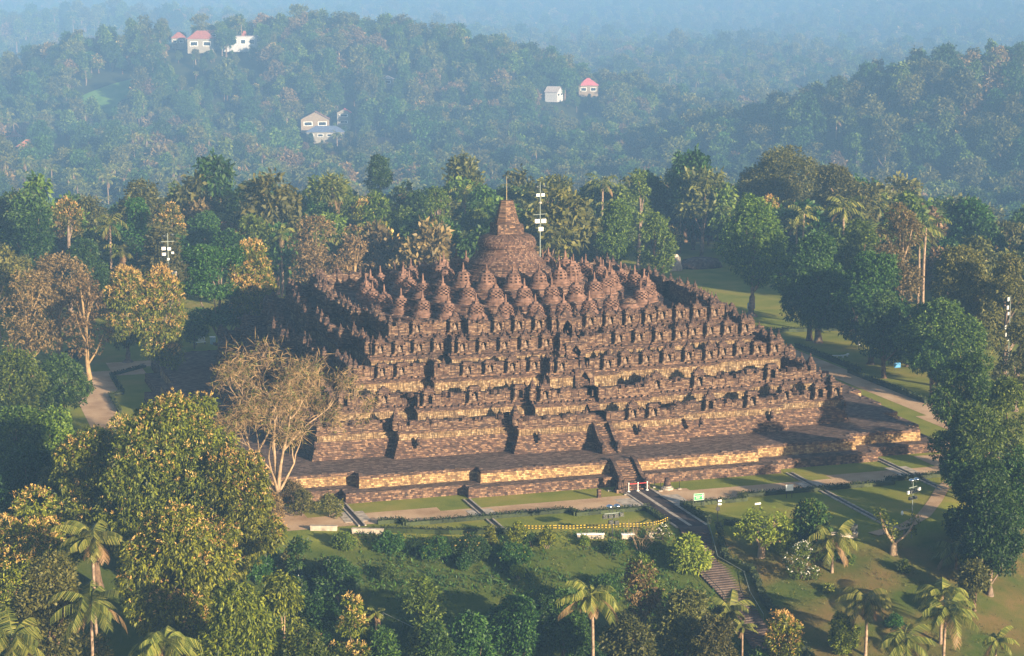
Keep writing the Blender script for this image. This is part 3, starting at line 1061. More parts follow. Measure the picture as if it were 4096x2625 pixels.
def make_tree_meshes(kind, H, W, seed, ts):
    shape, tf, lm, bk, nb, droop, dens, fl, ff = KIND[kind]
    rng = np.random.default_rng(seed)
    z0 = H * tf
    if H < W * 0.8:
        z0 = H * 0.06
    blobs = crown_blobs(rng, W, z0, H, nb, shape)
    d = dens * 0.62 / (ts * ts)
    pts, outw = blob_points(rng, blobs, d)
    # ragged sprays beyond the masses
    nleaf = 6
    ll, lw = ts * 1.15, ts * 0.5
    mats = [M[lm]]
    if fl and ff:
        sel = rng.uniform(0, 1, len(pts)) < ff * np.clip(0.35 + outw[:, 2] * 1.2 + (pts[:, 2] - z0) / max(1, H - z0) * 0.6, 0.05, 2.2)
        if fl == 'blossom':
            sel = rng.uniform(0, 1, len(pts)) < ff * 3
        V1, F1 = tufts(rng, pts[~sel], outw[~sel], nleaf, ll, lw, 0.9, droop)
        k = 3 if fl == 'blossom' else nleaf
        V2, F2 = tufts(rng, pts[sel] + outw[sel] * ts * 0.3, outw[sel] + (0, 0, 0.5), k, ll * (0.5 if fl == 'blossom' else 0.75), lw * 0.7, 0.6, -0.1)
        V = np.concatenate([V1, V2])
        F = np.concatenate([F1, F2 + len(V1)])
        mi = np.concatenate([np.zeros(len(F1), int), np.ones(len(F2), int)])
        cm = np_mesh('crown', V, F, [M[lm], M[fl]], mi)
    else:
        V, F = tufts(rng, pts, outw, nleaf, ll, lw, 0.9, droop)
        cm = np_mesh('crown', V, F, [M[lm]])
    r0 = 0.016 * H + 0.018 * W
    tm = trunk_mb(rng, blobs, H, z0, r0, 1.6 if kind in ('golddrip', 'fig') else 1.0, 12 if kind in ('wide', 'bareshape', 'bare', 'pale') else 7).mesh('trunk', [M[bk]], True)
    return cm, tm


def bare_branches(rng, mb, p, d, L, r, depth, tips, spread=0.55, kids=(2, 3), upb=0.25):
    """recursive limbs"""
    q = Vector(p)
    dd = Vector(d)
    pts = [tuple(q)]
    rad = [r]
    for i in range(3):
        dd = (dd + Vector(rng.normal(0, 0.13, 3)) + Vector((0, 0, upb * 0.12))).normalized()
        q = q + dd * (L / 3)
        pts.append(tuple(q))
        rad.append(r * (1 - 0.16 * (i + 1)))
    mb.tube(pts, rad, 6 if depth > 3 else (4 if depth > 1 else 3), cap=False)
    if depth == 0:
        tips.append(tuple(q))
        return
    n = int(rng.integers(kids[0], kids[1] + 1)) + (1 if depth < 3 else 0)
    for k in range(n):
        nd = (dd + Vector(rng.normal(0, spread, 3)) + Vector((0, 0, upb))).normalized()
        s = pts[-1] if k < 2 else pts[-2]
        bare_branches(rng, mb, s, nd, L * rng.uniform(0.62, 0.85), r * 0.58, depth - 1, tips, spread, kids, upb)


def plant_tree(kind, x, y, H, W, label, seed, cat='tree', name='tree', group=None, z=None):
    z = hz(x, y) if z is None else z
    dist = math.hypot(x + 97, y + 312)
    ts = 0.25 + dist / 1500.0
    cm, tm = make_tree_meshes(kind, H, W, seed, ts)
    t = thing(name, label, cat, (x, y, z), 0, group)
    put(tm, 'trunk', t)
    put(cm, 'crown', t)
    return t


TREES = [
    ('mahog', -65.5, -75.9, 24.2, 20.2, 'broad tree with drooping yellow green leaves, largest crown of the lower left'),
    ('mahog', -59.6, -83.9, 20.9, 12.4, 'drooping leaved tree beside the bare pale tree, right of the largest crown'),
    ('mahog', -74.2, -69.9, 19.9, 13.9, 'drooping leaved tree on the left flank of the largest crown'),
    ('mahog', -68.1, -99.9, 22.7, 15.1, 'yellow green tree in front of the largest crown, behind two palms'),
    ('mango', -82.6, -84.1, 21.1, 12.0, 'tree covered in pale tan flower heads near the left frame edge'),
    ('smalldark', -82.6, -112.0, 23.8, 11.1, 'dark small leaved tree behind the lowest left palms'),
    ('bamboo', -64.6, -115.9, 19.7, 9.9, 'feathery yellow green bamboo clump at the bottom of the slope'),
    ('bamboo', -58.7, -108.0, 16.8, 6.7, 'feathery green bamboo clump below the conical white flowered tree'),
    ('cone', -54.8, -96.1, 16.0, 5.3, 'conical dark green tree dotted with white flowers below the bare tree'),
    ('dark', -71.5, 6.1, 11.4, 10.0, 'dark green tree overhanging the sandy path left of the temple'),
    ('green', -78.3, 0.1, 13.5, 9.8, 'bright green tree at the left frame edge above the sandy path'),
    ('green', -76.3, -35.9, 12.0, 8.7, 'rounded green tree left of the sandy path bend'),
    ('green', -80.8, -36.1, 12.0, 11.6, 'leafy green tree below the sandy path at the left frame edge'),
    ('dark', -81.2, -56.1, 12.3, 11.8, 'dark green tree in shade at the left frame edge'),
    ('olive', -78.3, -66.1, 14.4, 7.3, 'olive tree squeezed between tan flowered and drooping crowns'),
    ('gold', -67.3, -40.0, 11.0, 6.4, 'golden tree with pinkish flower heads below the sandy path'),
    ('bare', -66.7, 66.1, 19.3, 19.6, 'brown half bare tree thicket left of the golden trees'),
    ('bare', -73.3, 49.9, 18.7, 13.5, 'brown half bare tree at the left frame edge'),
    ('bare', -63.5, 43.9, 18.3, 8.9, 'pale twiggy tree next to the golden tree'),
    ('golddrip', -55.0, 58.5, 17.7, 10.2, 'golden topped tree with a thick flared trunk beside the sandy path'),
    ('golddrip', -51.8, 33.8, 21.0, 10.2, 'golden topped tree right of the one with a flared trunk'),
    ('layer', -39.9, 48.6, 22.0, 13.1, 'dark green layered tree left of the temple'),
    ('golddrip', -33.4, 47.8, 23.0, 10.0, 'golden topped tree right of the dark layered tree'),
    ('round', -41.2, 68.8, 5.3, 5.4, 'small round tree standing on the lawn behind the dark terrace corner'),
    ('dark', -28.9, 69.5, 14.0, 9.0, 'dark tree against the shaded left flank of the temple'),
    ('clip', -40.5, -98.1, 10.2, 5.7, 'round clipped tree with glossy leaves in the hollow'),
    ('dark', -31.5, -104.1, 9.4, 7.2, 'dark broadleaf tree right of the clipped tree'),
    ('dark', -38.8, -111.9, 11.6, 5.9, 'dark broadleaf tree below the clipped tree'),
    ('dark', -25.9, -104.0, 8.9, 7.2, 'dark broadleaf tree left of the lone coconut palm'),
    ('dark', -44.6, -116.1, 13.1, 5.8, 'dark green tree at the bottom edge below the railing'),
    ('rusty', -50.9, -108.0, 13.5, 5.5, 'orange and green tree left of the sloping railing'),
    ('dark', -54.0, -104.0, 12.7, 5.1, 'dark green tree between bamboo and orange tree'),
    ('green', -58.5, -119.9, 15.7, 6.0, 'lime tipped tree at the bottom edge beside the bamboo'),
    ('dark', -47.5, -84.1, 5.9, 5.6, 'dark shrubby tree on the grass bank below the bare tree'),
    ('dark', -50.1, -117.9, 14.1, 4.8, 'dark tree at the bottom edge below the orange tree'),
    ('brown', -16.4, -104.0, 11.5, 5.3, 'brown green columnar tree right of the lone coconut palm'),
    ('smalldark', -13.3, -109.9, 10.3, 8.1, 'grey green feathery tree beside the stone steps'),
    ('smalldark', -22.3, -116.1, 11.1, 7.3, 'mixed brown green tree at the bottom edge right of the palm trunk'),
    ('smalldark', -12.3, -116.1, 9.5, 6.1, 'feathery tree at the foot of the stone steps'),
    ('mango', -2.5, -112.0, 7.2, 5.3, 'tree with tan flower spikes at the foot of the lawn'),
    ('lime', -4.3, -89.1, 4.3, 5.9, 'bright lime green tree leaning over the stone steps'),
    ('bareshrub', -7.9, -81.9, 2.0, 6.4, 'leafless pale shrub beside the lime green tree'),
    ('pale', 5.2, -89.4, 5.9, 5.9, 'lime leaved tree with a thick pale trunk on the lawn'),
    ('dark2', 11.4, -90.7, 6.4, 5.7, 'dense dark rounded tree beside the pale trunk tree'),
    ('prune', 20.7, -94.6, 6.0, 6.4, 'heavily pruned pale tree with tufts of leaves'),
    ('fig', 75.3, 70.4, 24.6, 14.7, 'tall leafy tree with a flared pale trunk behind the temple corner'),
    ('darkbig', 74.6, 37.1, 21.1, 18.1, 'massive dark tree beyond the lawn right of the temple'),
    ('bareshape', 88.3, 31.5, 27.0, 13.0, 'tall brown half bare tree on the right'),
    ('darkbig', 73.9, 14.1, 20.0, 15.4, 'dark spreading tree right of the massive dark tree'),
    ('broad', 75.5, -8.0, 15.4, 16.0, 'broad tree with glossy leaves left of the tall floodlight mast'),
    ('olive', 87.3, 5.9, 22.0, 15.2, 'golden olive tree behind the tall floodlight mast'),
    ('olive', 89.3, -6.6, 22.0, 10.3, 'olive tree at the right frame edge'),
    ('darkbig', 79.0, 10.0, 7.9, 11.6, 'dark tree in shade at the bend of the earth path'),
    ('green2', 55.2, -52.2, 15.0, 11.3, 'dark green tree below the tall floodlight mast'),
    ('green2', 41.7, -76.3, 12.9, 10.9, 'tree with glossy lit leaves at the end of the terrace'),
    ('green2', 52.1, -68.2, 14.9, 7.7, 'dark green tree at the right frame edge by the mast foot'),
    ('olive', 77.1, -30.0, 14.4, 8.2, 'brownish tree at the right frame edge'),
    ('darkbig', 32.3, -95.9, 13.0, 10.1, 'dark green tree right of the lawn'),
    ('darkbig', 37.8, -93.7, 15.0, 6.5, 'very dark tree at the right frame edge'),
    ('darkbig', 29.0, -103.8, 11.0, 8.7, 'dark tree hanging over the right end of the lawn path'),
    ('darkbig', 40.2, -77.7, 8.5, 6.3, 'leafy tree at the right end of the earth path'),
    ('smalldark', 24.9, -107.2, 5.9, 4.6, 'grey green shrubby tree behind the big right palm'),
    ('dark', 74.1, 40.0, 20.0, 11.5, 'dark tree behind the massive dark tree'),
    ('green', 87.4, 47.4, 22.0, 12.7, 'green tree rising behind the massive dark tree'),
    ('dark', 69.6, -16.0, 9.7, 7.8, 'dark tree between the glossy broad tree and the earth path'),
    ('dark', 70.0, 1.6, 15.0, 9.7, 'dark round tree under the tall half bare tree'),
    ('olive', 50.8, 111.7, 20.0, 12.4, 'olive tree behind the floodlight mast right of the main stupa'),
    ('green', 41.2, 116.0, 18.0, 11.4, 'bright green tree directly behind the main stupa'),
    ('vine', 56.4, 99.7, 22.0, 10.2, 'vine draped yellow green tree right of the main stupa'),
    ('green', 68.2, 106.7, 18.0, 9.5, 'fresh green tree right of the vine draped tree'),
    ('dark', 111.6, 194.9, 23.7, 17.3, 'tall dark green tree above the right shoulder of the temple'),
    ('wide', 126.5, 165.1, 26.2, 23.1, 'wide tall tree with pale bare limbs in the right middle'),
    ('wide', 128.4, 139.3, 24.0, 16.8, 'wide grey green tree right of the pale limbed one'),
    ('gold', 106.8, 132.0, 18.0, 9.2, 'yellow green tree in front of the pale limbed tree'),
    ('slender', 24.1, 129.9, 22.9, 7.7, 'slender tree with a bare pale trunk left of the main stupa'),
    ('green', 21.1, 150.6, 16.0, 11.1, 'bright green low tree left of the slender pale trunk'),
    ('brown', 30.3, 180.0, 16.4, 11.8, 'brown leaved tree behind the bright green low tree'),
    ('dark', 34.9, 230.0, 31.4, 11.8, 'tall dark tree with orange tinted top left of the stupa'),
    ('gold', 16.9, 170.1, 16.2, 12.5, 'yellowish tree between tall fan palm and stupa'),
    ('bare', -9.4, 105.9, 20.0, 15.3, 'grey leafless tree at the left shoulder of the temple'),
    ('bare', -1.6, 103.9, 18.1, 10.8, 'grey brown leafless tree above the left temple corner'),
    ('green', 11.9, 176.0, 20.0, 11.6, 'green tree behind the tall fan palm'),
    ('dark', -13.4, 164.9, 21.8, 11.2, 'dark tree with a bare red limb left of the grey leafless tree'),
    ('dark', -27.6, 139.9, 17.9, 11.5, 'dark tree behind the left floodlight mast'),
    ('golds', -59.7, 120.1, 24.3, 7.2, 'lone tree with a golden dome and long bare trunk on the left'),
    ('dark', -43.2, 135.0, 22.3, 9.4, 'dark tall tree behind the left floodlight mast'),
    ('golds', -37.2, 125.0, 21.7, 7.4, 'tree with a golden rim left of the mast top'),
    ('green', -48.5, 132.2, 12.0, 10.2, 'low bright green tree in front of the dark left wood'),
    ('dark', -66.4, 120.1, 21.4, 10.7, 'dark tree in the shaded left wood'),
    ('olive', -71.3, 102.7, 14.0, 9.4, 'olive tree at the left frame edge above the brown thicket'),
    ('slender', 78.8, 145.1, 23.9, 6.2, 'slender tree right of the mast'),
    ('green', 42.5, 150.0, 17.4, 11.2, 'green tree just left of the stupa pinnacle'),
    ('dark', 68.3, 175.0, 18.3, 11.9, 'dark tree behind the mast head'),
    ('rust', 316.5, 1154.8, 26.0, 35.4, 'rust tinted spreading tree in the hazy middle'),
    ('dark', -57.0, 109.9, 16.9, 9.7, 'dark tree below the lone golden dome'),
    ('conifer', 621.0, 862.6, 32.0, 14.0, 'tall dark conifer on the right skyline'),
    ('umbrella', 565.6, 876.0, 26.0, 25.1, 'flat topped tree on the right knoll'),
]
SPECIAL = {'pale', 'prune', 'bareshrub'}
for n, (k, x, y, h, wd, lab) in enumerate(TREES):
    if k in SPECIAL:
        continue
    nm = {'bamboo': 'bamboo_clump', 'conifer': 'conifer_tree', 'bare': 'bare_tree'}.get(k, 'broadleaf_tree')
    plant_tree(k, x, y, h, wd, lab, 100 + n, name=nm)

# the pale leafless tree in front of the temple corner
rng = np.random.default_rng(5)
t = thing('bare_tree', 'big pale half leafless tree in front of the near temple corner', 'tree', (-48.6, -54.0, hz(-48.6, -54.0)))
mb = MB()
tips = []
mb.tube([(0, 0, -0.5), (0, 0, 0.3), (-0.1, 0.1, 2.4)], [0.75, 0.6, 0.5], 9)
for d, L, r in (((-0.62, 0.1, 1.0), 5.8, 0.34), ((-0.1, 0.3, 1.1), 6.4, 0.36), ((0.34, -0.1, 1.0), 6.0, 0.34), ((-0.25, -0.5, 0.9), 5.2, 0.26), ((0.55, 0.2, 0.75), 4.6, 0.22), ((-0.95, 0.0, 0.6), 5.0, 0.24)):
    bare_branches(rng, mb, (-0.1, 0.1, 2.0), Vector(d).normalized(), L, r, 5, tips, 0.42, (2, 2), 0.2)
mb.build('trunk', [M['pale_bark']], t, True)
tp = np.array(tips)
# fine twigs and the few leaves left on them
tw = np.repeat(tp, 5, axis=0)
V, F = tufts(rng, tw, unit(rng.normal(0, 1, tw.shape)), 3, 1.7, 0.06, 1.0, 0.1)
put(np_mesh('twigs', V, F, [M['twig']]), 'twigs', t)
lf = np.repeat(tp, 3, axis=0)
lf = lf + rng.normal(0, 0.6, lf.shape)
V, F = tufts(rng, lf, unit(rng.normal(0, 1, lf.shape)), 4, 0.46, 0.17, 1.1, 0.3)
put(np_mesh('crown', V, F, [M['leaf_olive']]), 'crown', t)
print('bare tree tips', len(tp))

# leafless shrub by the steps
for x, y, sc, lab, sd_ in ((-8.5, -83.5, 1.0, 'leafless pale shrub left of the lime green tree', 3),):
    rng = np.random.default_rng(sd_)
    t = thing('bare_shrub', lab, 'shrub', (x, y, hz(x, y)))
    mb = MB()
    tips = []
    for k in range(8):
        a = k * 0.8
        bare_branches(rng, mb, (0.2 * math.cos(a), 0.2 * math.sin(a), -0.2), Vector((0.55 * math.cos(a), 0.55 * math.sin(a), 0.9)).normalized(), 1.7, 0.06, 3, tips, 0.5, (2, 2), 0.15)
    mb.build('branches', [M['pale_bark']], t, True)

# thick pale trunk with lime leaves; pruned tree with tufts
for kind, x, y, H, W, lab in ((k[0], k[1], k[2], k[3], k[4], k[5]) for k in TREES if k[0] in ('pale', 'prune')):
    rng = np.random.default_rng(int(H * 100))
    t = thing('pale_tree', lab, 'tree', (x, y, hz(x, y)))
    mb = MB()
    tips = []
    mb.tube([(0, 0, -0.4), (0, 0, 0.2), (0.05, 0, 1.4)], [0.62, 0.5, 0.42], 9)
    if kind == 'pale':
        dirs = [((-0.8, 0.1, 0.8), 1.7), ((0.75, 0.2, 0.8), 1.7), ((0.0, 0.6, 1.0), 1.6), ((0.1, -0.7, 0.8), 1.5), ((-0.2, -0.2, 1.0), 1.9), ((1.0, -0.4, 0.4), 1.6)]
        dp = 3
    else:
        dirs = [((-0.55, 0.0, 1.0), 3.0), ((0.85, 0.1, 0.55), 2.4), ((-0.2, 0.3, 0.6), 1.2)]
        dp = 1
    for d, L in dirs:
        bare_branches(rng, mb, (0.05, 0, 1.2), Vector(d).normalized(), L, 0.24 if kind == 'pale' else 0.28, dp, tips, 0.45, (2, 2), 0.15)
    mb.build('trunk', [M['pale_bark']], t, True)
    tp = np.array(tips)
    pts = np.repeat(tp, 7 if kind == 'pale' else 12, axis=0)
    pts = pts + rng.normal(0, 0.38, pts.shape)
    V, F = tufts(rng, pts, unit(rng.normal(0, 1, pts.shape) + (0, 0, .4)), 6, 0.42, 0.18, 1.0, 0.3)
    put(np_mesh('crown', V, F, [M['leaf_lime' if kind == 'pale' else 'leaf_gold']]), 'crown', t)


# ------------------------------------------------------------------ palms
def palm_crown(seed, R_, n=18, nl=15, drop=1.0, lw=0.13, dry=2):
    rng = np.random.default_rng(seed)
    Vs, Fs, mi = [], [], []
    off = 0
    for k in range(n):
        a = 2.4 * k + rng.uniform(-.3, .3)
        el = 1.15 - 1.75 * (k / n) * drop + rng.uniform(-.15, .15)
        L = R_ * rng.uniform(0.62, 1.14)
        if rng.uniform() < 0.08:
            continue
        S = 9
        p = np.zeros(3)
        cur = el
        rach = [p.copy()]
        wob, tw_ = rng.uniform(0.7, 1.35), rng.uniform(-0.05, 0.05)
        hd = np.array([math.cos(a), math.sin(a)])
        sd2 = np.array([-math.sin(a), math.cos(a)])
        for i in range(S):
            st = L / S
            p = p + np.array([hd[0] * math.cos(cur) * st, hd[1] * math.cos(cur) * st, math.sin(cur) * st])
            cur -= (0.10 + 0.13 * i / S) * (1.25 if el > 0.2 else 0.8) * wob
            hd = hd + sd2 * tw_
            hd = hd / np.linalg.norm(hd)
            rach.append(p.copy())
        rach = np.array(rach)
        side = np.array([-hd[1], hd[0], 0.0])
        isdry = k >= n - dry
        for i in range(nl):
            f = 0.12 + 0.88 * i / (nl - 1)
            j = min(S - 1, int(f * S))
            q = rach[j] + (rach[j + 1] - rach[j]) * (f * S - j if j < S else 0)
            d = rach[min(S, j + 1)] - rach[j]
            d = d / np.linalg.norm(d)
            ln = R_ * 0.26 * (0.35 + 0.65 * math.sin(math.pi * (0.12 + 0.8 * f)))
            for s in (-1, 1):
                if rng.uniform() < 0.07:
                    continue
                v = side * s * 0.8 + d * 0.55 + np.array([0, 0, -0.45 - 0.2 * rng.uniform()])
                v = v / np.linalg.norm(v)
                w = d * lw * 0.5
                e = q + v * ln
                e[2] -= 0.12 * ln
                Vs += [q - w, q + w, e + w * 0.4, e - w * 0.4]
                Fs.append([off, off + 1, off + 2, off + 3])
                off += 4
                mi.append(1 if isdry else 0)
        for i in range(S):       # midrib
            w = side * 0.05 * (1 - i / S) + 0.01
            Vs += [rach[i] - w, rach[i] + w, rach[i + 1] + w, rach[i + 1] - w]
            Fs.append([off, off + 1, off + 2, off + 3])
            off += 4
            mi.append(1 if isdry else 0)
    return np_mesh('crown', np.array(Vs), np.array(Fs), [M['frond'], M['frond_dry']], mi)


def palm_trunk(seed, H, r=0.17, lean=0.06):
    rng = np.random.default_rng(seed)
    lx, ly = rng.uniform(-lean, lean) * H, rng.uniform(-lean, lean) * H
    mb = MB()
    pts, rad = [], []
    for i in range(9):
        f = i / 8
        pts.append((lx * (f - f * f), ly * (f - f * f), -0.5 + (H + 0.5) * f))
        rad.append(r * (1.5 - 0.9 * min(1, f * 4)) if f < 0.25 else r * (1.0 - 0.25 * f))
    mb.tube(pts, rad, 7)
    return mb.mesh('trunk', [M['palm_bark']], True)


PALMS = [
    (-77.3, -98.0, 20.7, 7.5, 'coconut palm with a drooping crown in front of the drooping leaved trees'),
    (-79.3, -116.0, 20.8, 7.6, 'tall bright coconut palm near the lower left corner'),
    (-87.1, -118.0, 19.2, 7.4, 'coconut palm at the left frame edge in the lower corner'),
    (-73.0, -122.0, 18.0, 7.9, 'coconut palm spreading at the bottom edge left of the bamboo'),
    (-27.5, -118.1, 15.2, 6.5, 'lone coconut palm with dry hanging fronds at the bottom centre'),
    (11.8, -95.7, 4.8, 6.8, 'palm with a pale ringed trunk beside the white flowering shrub'),
    (27.7, -97.8, 3.0, 6.1, 'short palm below the lawn floodlight on the right'),
    (17.2, -113.0, 6.4, 6.9, 'shaggy palm behind the tallest lower right palm'),
    (12.0, -123.0, 10.2, 7.0, 'tallest palm in the lower right with a long trunk'),
    (8.1, -111.9, 7.3, 5.8, 'dark drooping palm on the brown slope'),
    (-5.5, -104.1, 4.5, 5.9, 'dark drooping palm beside the stone steps'),
    (6.4, -124.0, 8.3, 6.5, 'feathery palm at the bottom edge right of the golden shrub'),
    (17.9, -123.9, 6.4, 4.2, 'small grey palm at the lower right edge'),
    (-8.2, -113.9, 7.4, 2.8, 'young upright palm at the foot of the stone steps'),
    (-48.1, -105.9, 10.8, 2.8, 'thin palm above the sloping railing'),
]
for n, (x, y, h, wd, lab) in enumerate(PALMS):
    z = hz(x, y)
    t = thing('palm_tree', lab, 'palm', (x, y, z))
    small = wd < 4.6
    h2 = max(h - 0.1 * wd, 0.8)
    put(palm_trunk(n, h2, 0.2 if not small else 0.13), 'trunk', t)
    dark = 'droop' in lab and 'dark' in lab
    c = put(palm_crown(40 + n, wd * 0.60, 20 if not small else 12, 24, 1.2 if dark else 0.95, 0.15, 4 if 'dry' in lab else (2 if not dark else 3)), 'crown', t, (0, 0, h2), n * 0.7)

MIDPALMS = [
(7.6, 166.5, 20.0, 5.0),
    (153.9, 995.7, 16.0, 14.0),
    (203.2, 1044.4, 16.0, 14.7),
    (262.1, 1191.8, 17.0, 14.8),
    (275.0, 1194.0, 17.0, 14.8),
    (239.1, 1205.0, 16.0, 13.1),
    (341.4, 1051.0, 17.0, 18.3),
    (379.3, 1109.9, 17.0, 17.4),
    (410.9, 1143.0, 16.0, 14.8),
    (433.1, 1181.2, 17.0, 18.4),
    (378.1, 987.0, 15.0, 14.7),
    (452.9, 1162.9, 16.0, 13.4),
    (145.4, 1042.4, 15.0, 11.6),
    (397.5, 1201.4, 16.0, 13.4),
    (6.5, 1381.9, 18.0, 20.9),
    (19.8, 1377.7, 19.0, 20.9),
    (35.6, 1364.5, 17.0, 17.4),
    (425.4, 920.0, 12.0, 14.0),
    (428.9, 900.0, 12.0, 14.0),
    (434.9, 886.3, 11.9, 13.7),
    (241.2, 833.3, 12.0, 12.7),
    (62.3, 1282.4, 14.0, 14.8),
    (79.8, 1146.1, 15.0, 12.2),
    (7.5, 1349.3, 17.0, 15.3),
    (259.4, 1185.2, 14.0, 12.9),
    (339.0, 1097.6, 15.0, 12.4),
    (416.2, 1199.0, 17.0, 15.0),
    (369.0, 1041.2, 14.0, 13.7),
]
PC = [palm_crown(70 + i, 4.2, 16, 12, 1.0, 0.26, 2) for i in range(4)]
PT = [palm_trunk(80 + i, 14.0, 0.24, 0.10) for i in range(3)]


def mid_palm(x, y, h, wd, n, lab):
    z = hz(x, y)
    t = thing('palm_tree', lab, 'palm', (x, y, z), group='palms in the misty plain')
    s = wd / 8.4
    tr = put(PT[n % 3], 'trunk', t, rz=n * 1.3)
    tr.scale = (s, s, h / 14.0)
    cr = put(PC[n % 4], 'crown', t, (0, 0, h), n * 2.1)
    cr.scale = (s, s, s)
    return t


for n, (x, y, h, wd) in enumerate(MIDPALMS):
    if n == 0:
        continue
    mid_palm(x, y, h, wd, n, 'coconut palm rising out of the misty trees behind the temple')
# tall fan palm
x, y, h, wd = MIDPALMS[0]
t = thing('fan_palm', 'tall fan palm with a skirt of dead leaves left of the main stupa', 'palm', (x, y, hz(x, y)))
tr = put(PT[1], 'trunk', t)
tr.scale = (1.3, 1.3, h / 14.0)
rng = np.random.default_rng(9)
pts = rng.normal(0, 1, (150, 3))
pts = unit(pts) * rng.uniform(0.7, 1.0, (150, 1)) * (2.9, 2.9, 2.6) + (0, 0, h)
V, F = tufts(rng, pts, unit(pts - (0, 0, h)), 6, 1.7, 0.4, 0.5, 0.15)
put(np_mesh('crown', V, F, [M['frond']]), 'crown', t)
pts = np.stack([rng.normal(0, 0.7, 60), rng.normal(0, 0.7, 60), rng.uniform(h - 6.5, h - 2.2, 60)], 1)
V, F = tufts(rng, pts, np.tile((0, 0, -1.0), (60, 1)), 4, 1.6, 0.3, 0.3, 0.9)
put(np_mesh('dead_leaves', V, F, [M['frond_dry']]), 'dead_leaves', t)

# ------------------------------------------------------------------ ground
def ground_mat():
    m, nt = new_mat('ground_cover')
    g = N(nt)
    pos = g.n('ShaderNodeNewGeometry').outputs['Position']
    sep = g.n('ShaderNodeSeparateXYZ')
    g.link(pos, sep.inputs[0])
    x, y, z = sep.outputs
    n1 = g.noise(pos, 0.11, 5.0, 0.6)
    n2 = g.noise(pos, 5.0, 3.0, 0.75)
    f = g.math('ADD', g.math('MULTIPLY', n1, 0.65), g.math('MULTIPLY', n2, 0.35))
    lawn = g.ramp(f, [(0.34, (0.11, 0.150, 0.020)), (0.5, (0.20, 0.215, 0.034)), (0.66, (0.30, 0.24, 0.06))])
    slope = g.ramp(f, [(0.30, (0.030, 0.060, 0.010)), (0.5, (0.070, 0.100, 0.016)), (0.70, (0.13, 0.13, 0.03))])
    brown = g.ramp(f, [(0.30, (0.085, 0.090, 0.020)), (0.5, (0.15, 0.115, 0.036)), (0.70, (0.22, 0.13, 0.06))])
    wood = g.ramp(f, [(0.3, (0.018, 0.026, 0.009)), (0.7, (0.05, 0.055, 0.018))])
    k1 = g.math('MULTIPLY', g.math('SUBTRACT', x, -4.0), 0.16, True)
    k1 = g.math('MULTIPLY', k1, g.math('MULTIPLY', g.math('SUBTRACT', g.noise(pos, 0.16, 3.0), 0.36, True), 4.5, True))
    sl = g.mix(k1, slope, brown)
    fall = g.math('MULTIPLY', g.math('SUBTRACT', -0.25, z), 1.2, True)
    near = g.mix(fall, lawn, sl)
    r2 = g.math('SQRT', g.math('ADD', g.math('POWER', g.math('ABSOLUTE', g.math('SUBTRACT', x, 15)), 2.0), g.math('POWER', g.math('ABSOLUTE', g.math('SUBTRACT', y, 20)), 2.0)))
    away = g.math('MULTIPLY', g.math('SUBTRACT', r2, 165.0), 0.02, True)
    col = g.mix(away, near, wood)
    h = g.noise(pos, 7.0, 3.0, 0.8)
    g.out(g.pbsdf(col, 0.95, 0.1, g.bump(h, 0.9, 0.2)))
    return m


CX, CY = -97.0, -312.0
na, nr = 330, 250
ang = np.linspace(R(17.4 - 62), R(17.4 + 62), na)
rad = 60.0 * (12500.0 / 60.0) ** (np.linspace(0, 1, nr) ** 1.0)
AA, RR = np.meshgrid(ang, rad)
GX, GY = CX + RR * np.sin(AA), CY + RR * np.cos(AA)
GZ = height(GX, GY)
V = np.stack([GX, GY, GZ], -1).reshape(-1, 3)
i = np.arange(nr - 1)[:, None] * na + np.arange(na - 1)[None, :]
F = np.stack([i, i + 1, i + na + 1, i + na], -1).reshape(-1, 4)[:, ::-1]
tag(put(np_mesh('ground', V, F, ground_mat()), 'ground'), kind='structure')

PIN = (53.2, 2.0, 6.6, 28.5, 46.0)
POUT = (59.0, 2.0, 6.3, 35.0, 51.0)
mb = MB()
mb.loft([ring(poly(*PIN), 0.015), ring(poly(*POUT), 0.015)][::-1], [0])
mb.box((-9.4, -68.4, 0.013), (5.8, 2.0, 0.01))
mb.box((9.6, -68.4, 0.013), (5.0, 2.0, 0.01))
mb.box((-4.0, -62.4, 0.013), (4.6, 1.6, 0.01))
mb.box((4.6, -61.2, 0.013), (4.8, 1.4, 0.01))
tag(mb.build('path', M['soil']), kind='structure')

mb = MB()
mb.face([(-1.75, -79.4, 0.03), (2.05, -79.4, 0.03), (2.05, -59.2, 0.03), (-1.75, -59.2, 0.03)], 0)
mb.face([(-0.16, -78.8, 0.036), (0.34, -78.8, 0.036), (0.34, -59.6, 0.036), (-0.16, -59.6, 0.036)], 1)
for x0, x1 in ((-2.05, -1.75), (2.05, 2.4)):
    mb.box(((x0 + x1) / 2, -69.2, 0.04), (x1 - x0, 19.8, 0.12), 0, 1)
for x0, x1 in ((-4.6, -2.05), (2.4, 4.6)):
    mb.face([(x0, -69.0, 0.03), (x1, -69.0, 0.03), (x1, -63.2, 0.03), (x0, -63.2, 0.03)], 1)
tag(mb.build('walkway', [M['asphalt'], M['concrete']]), kind='structure')

# curved footpath along the rim of the right lawn
mb = MB()
cur = [(20.5, -89.6), (26, -87.6), (31, -83.5), (36, -77.5), (40.5, -71.5), (46, -66), (54, -60), (64, -52)]
for a, b in zip(cur[:-1], cur[1:]):
    d = Vector((b[0] - a[0], b[1] - a[1], 0)).normalized()
    n = Vector((-d.y, d.x, 0)) * 0.9
    za = [hz(a[0], a[1]) + 0.04, hz(b[0], b[1]) + 0.04]
    mb.face([(a[0] - n.x, a[1] - n.y, za[0]), (b[0] - n.x, b[1] - n.y, za[1]), (b[0] + n.x, b[1] + n.y, za[1]), (a[0] + n.x, a[1] + n.y, za[0])][::1], 0)
tag(mb.build('footpath', M['soil']), kind='structure')

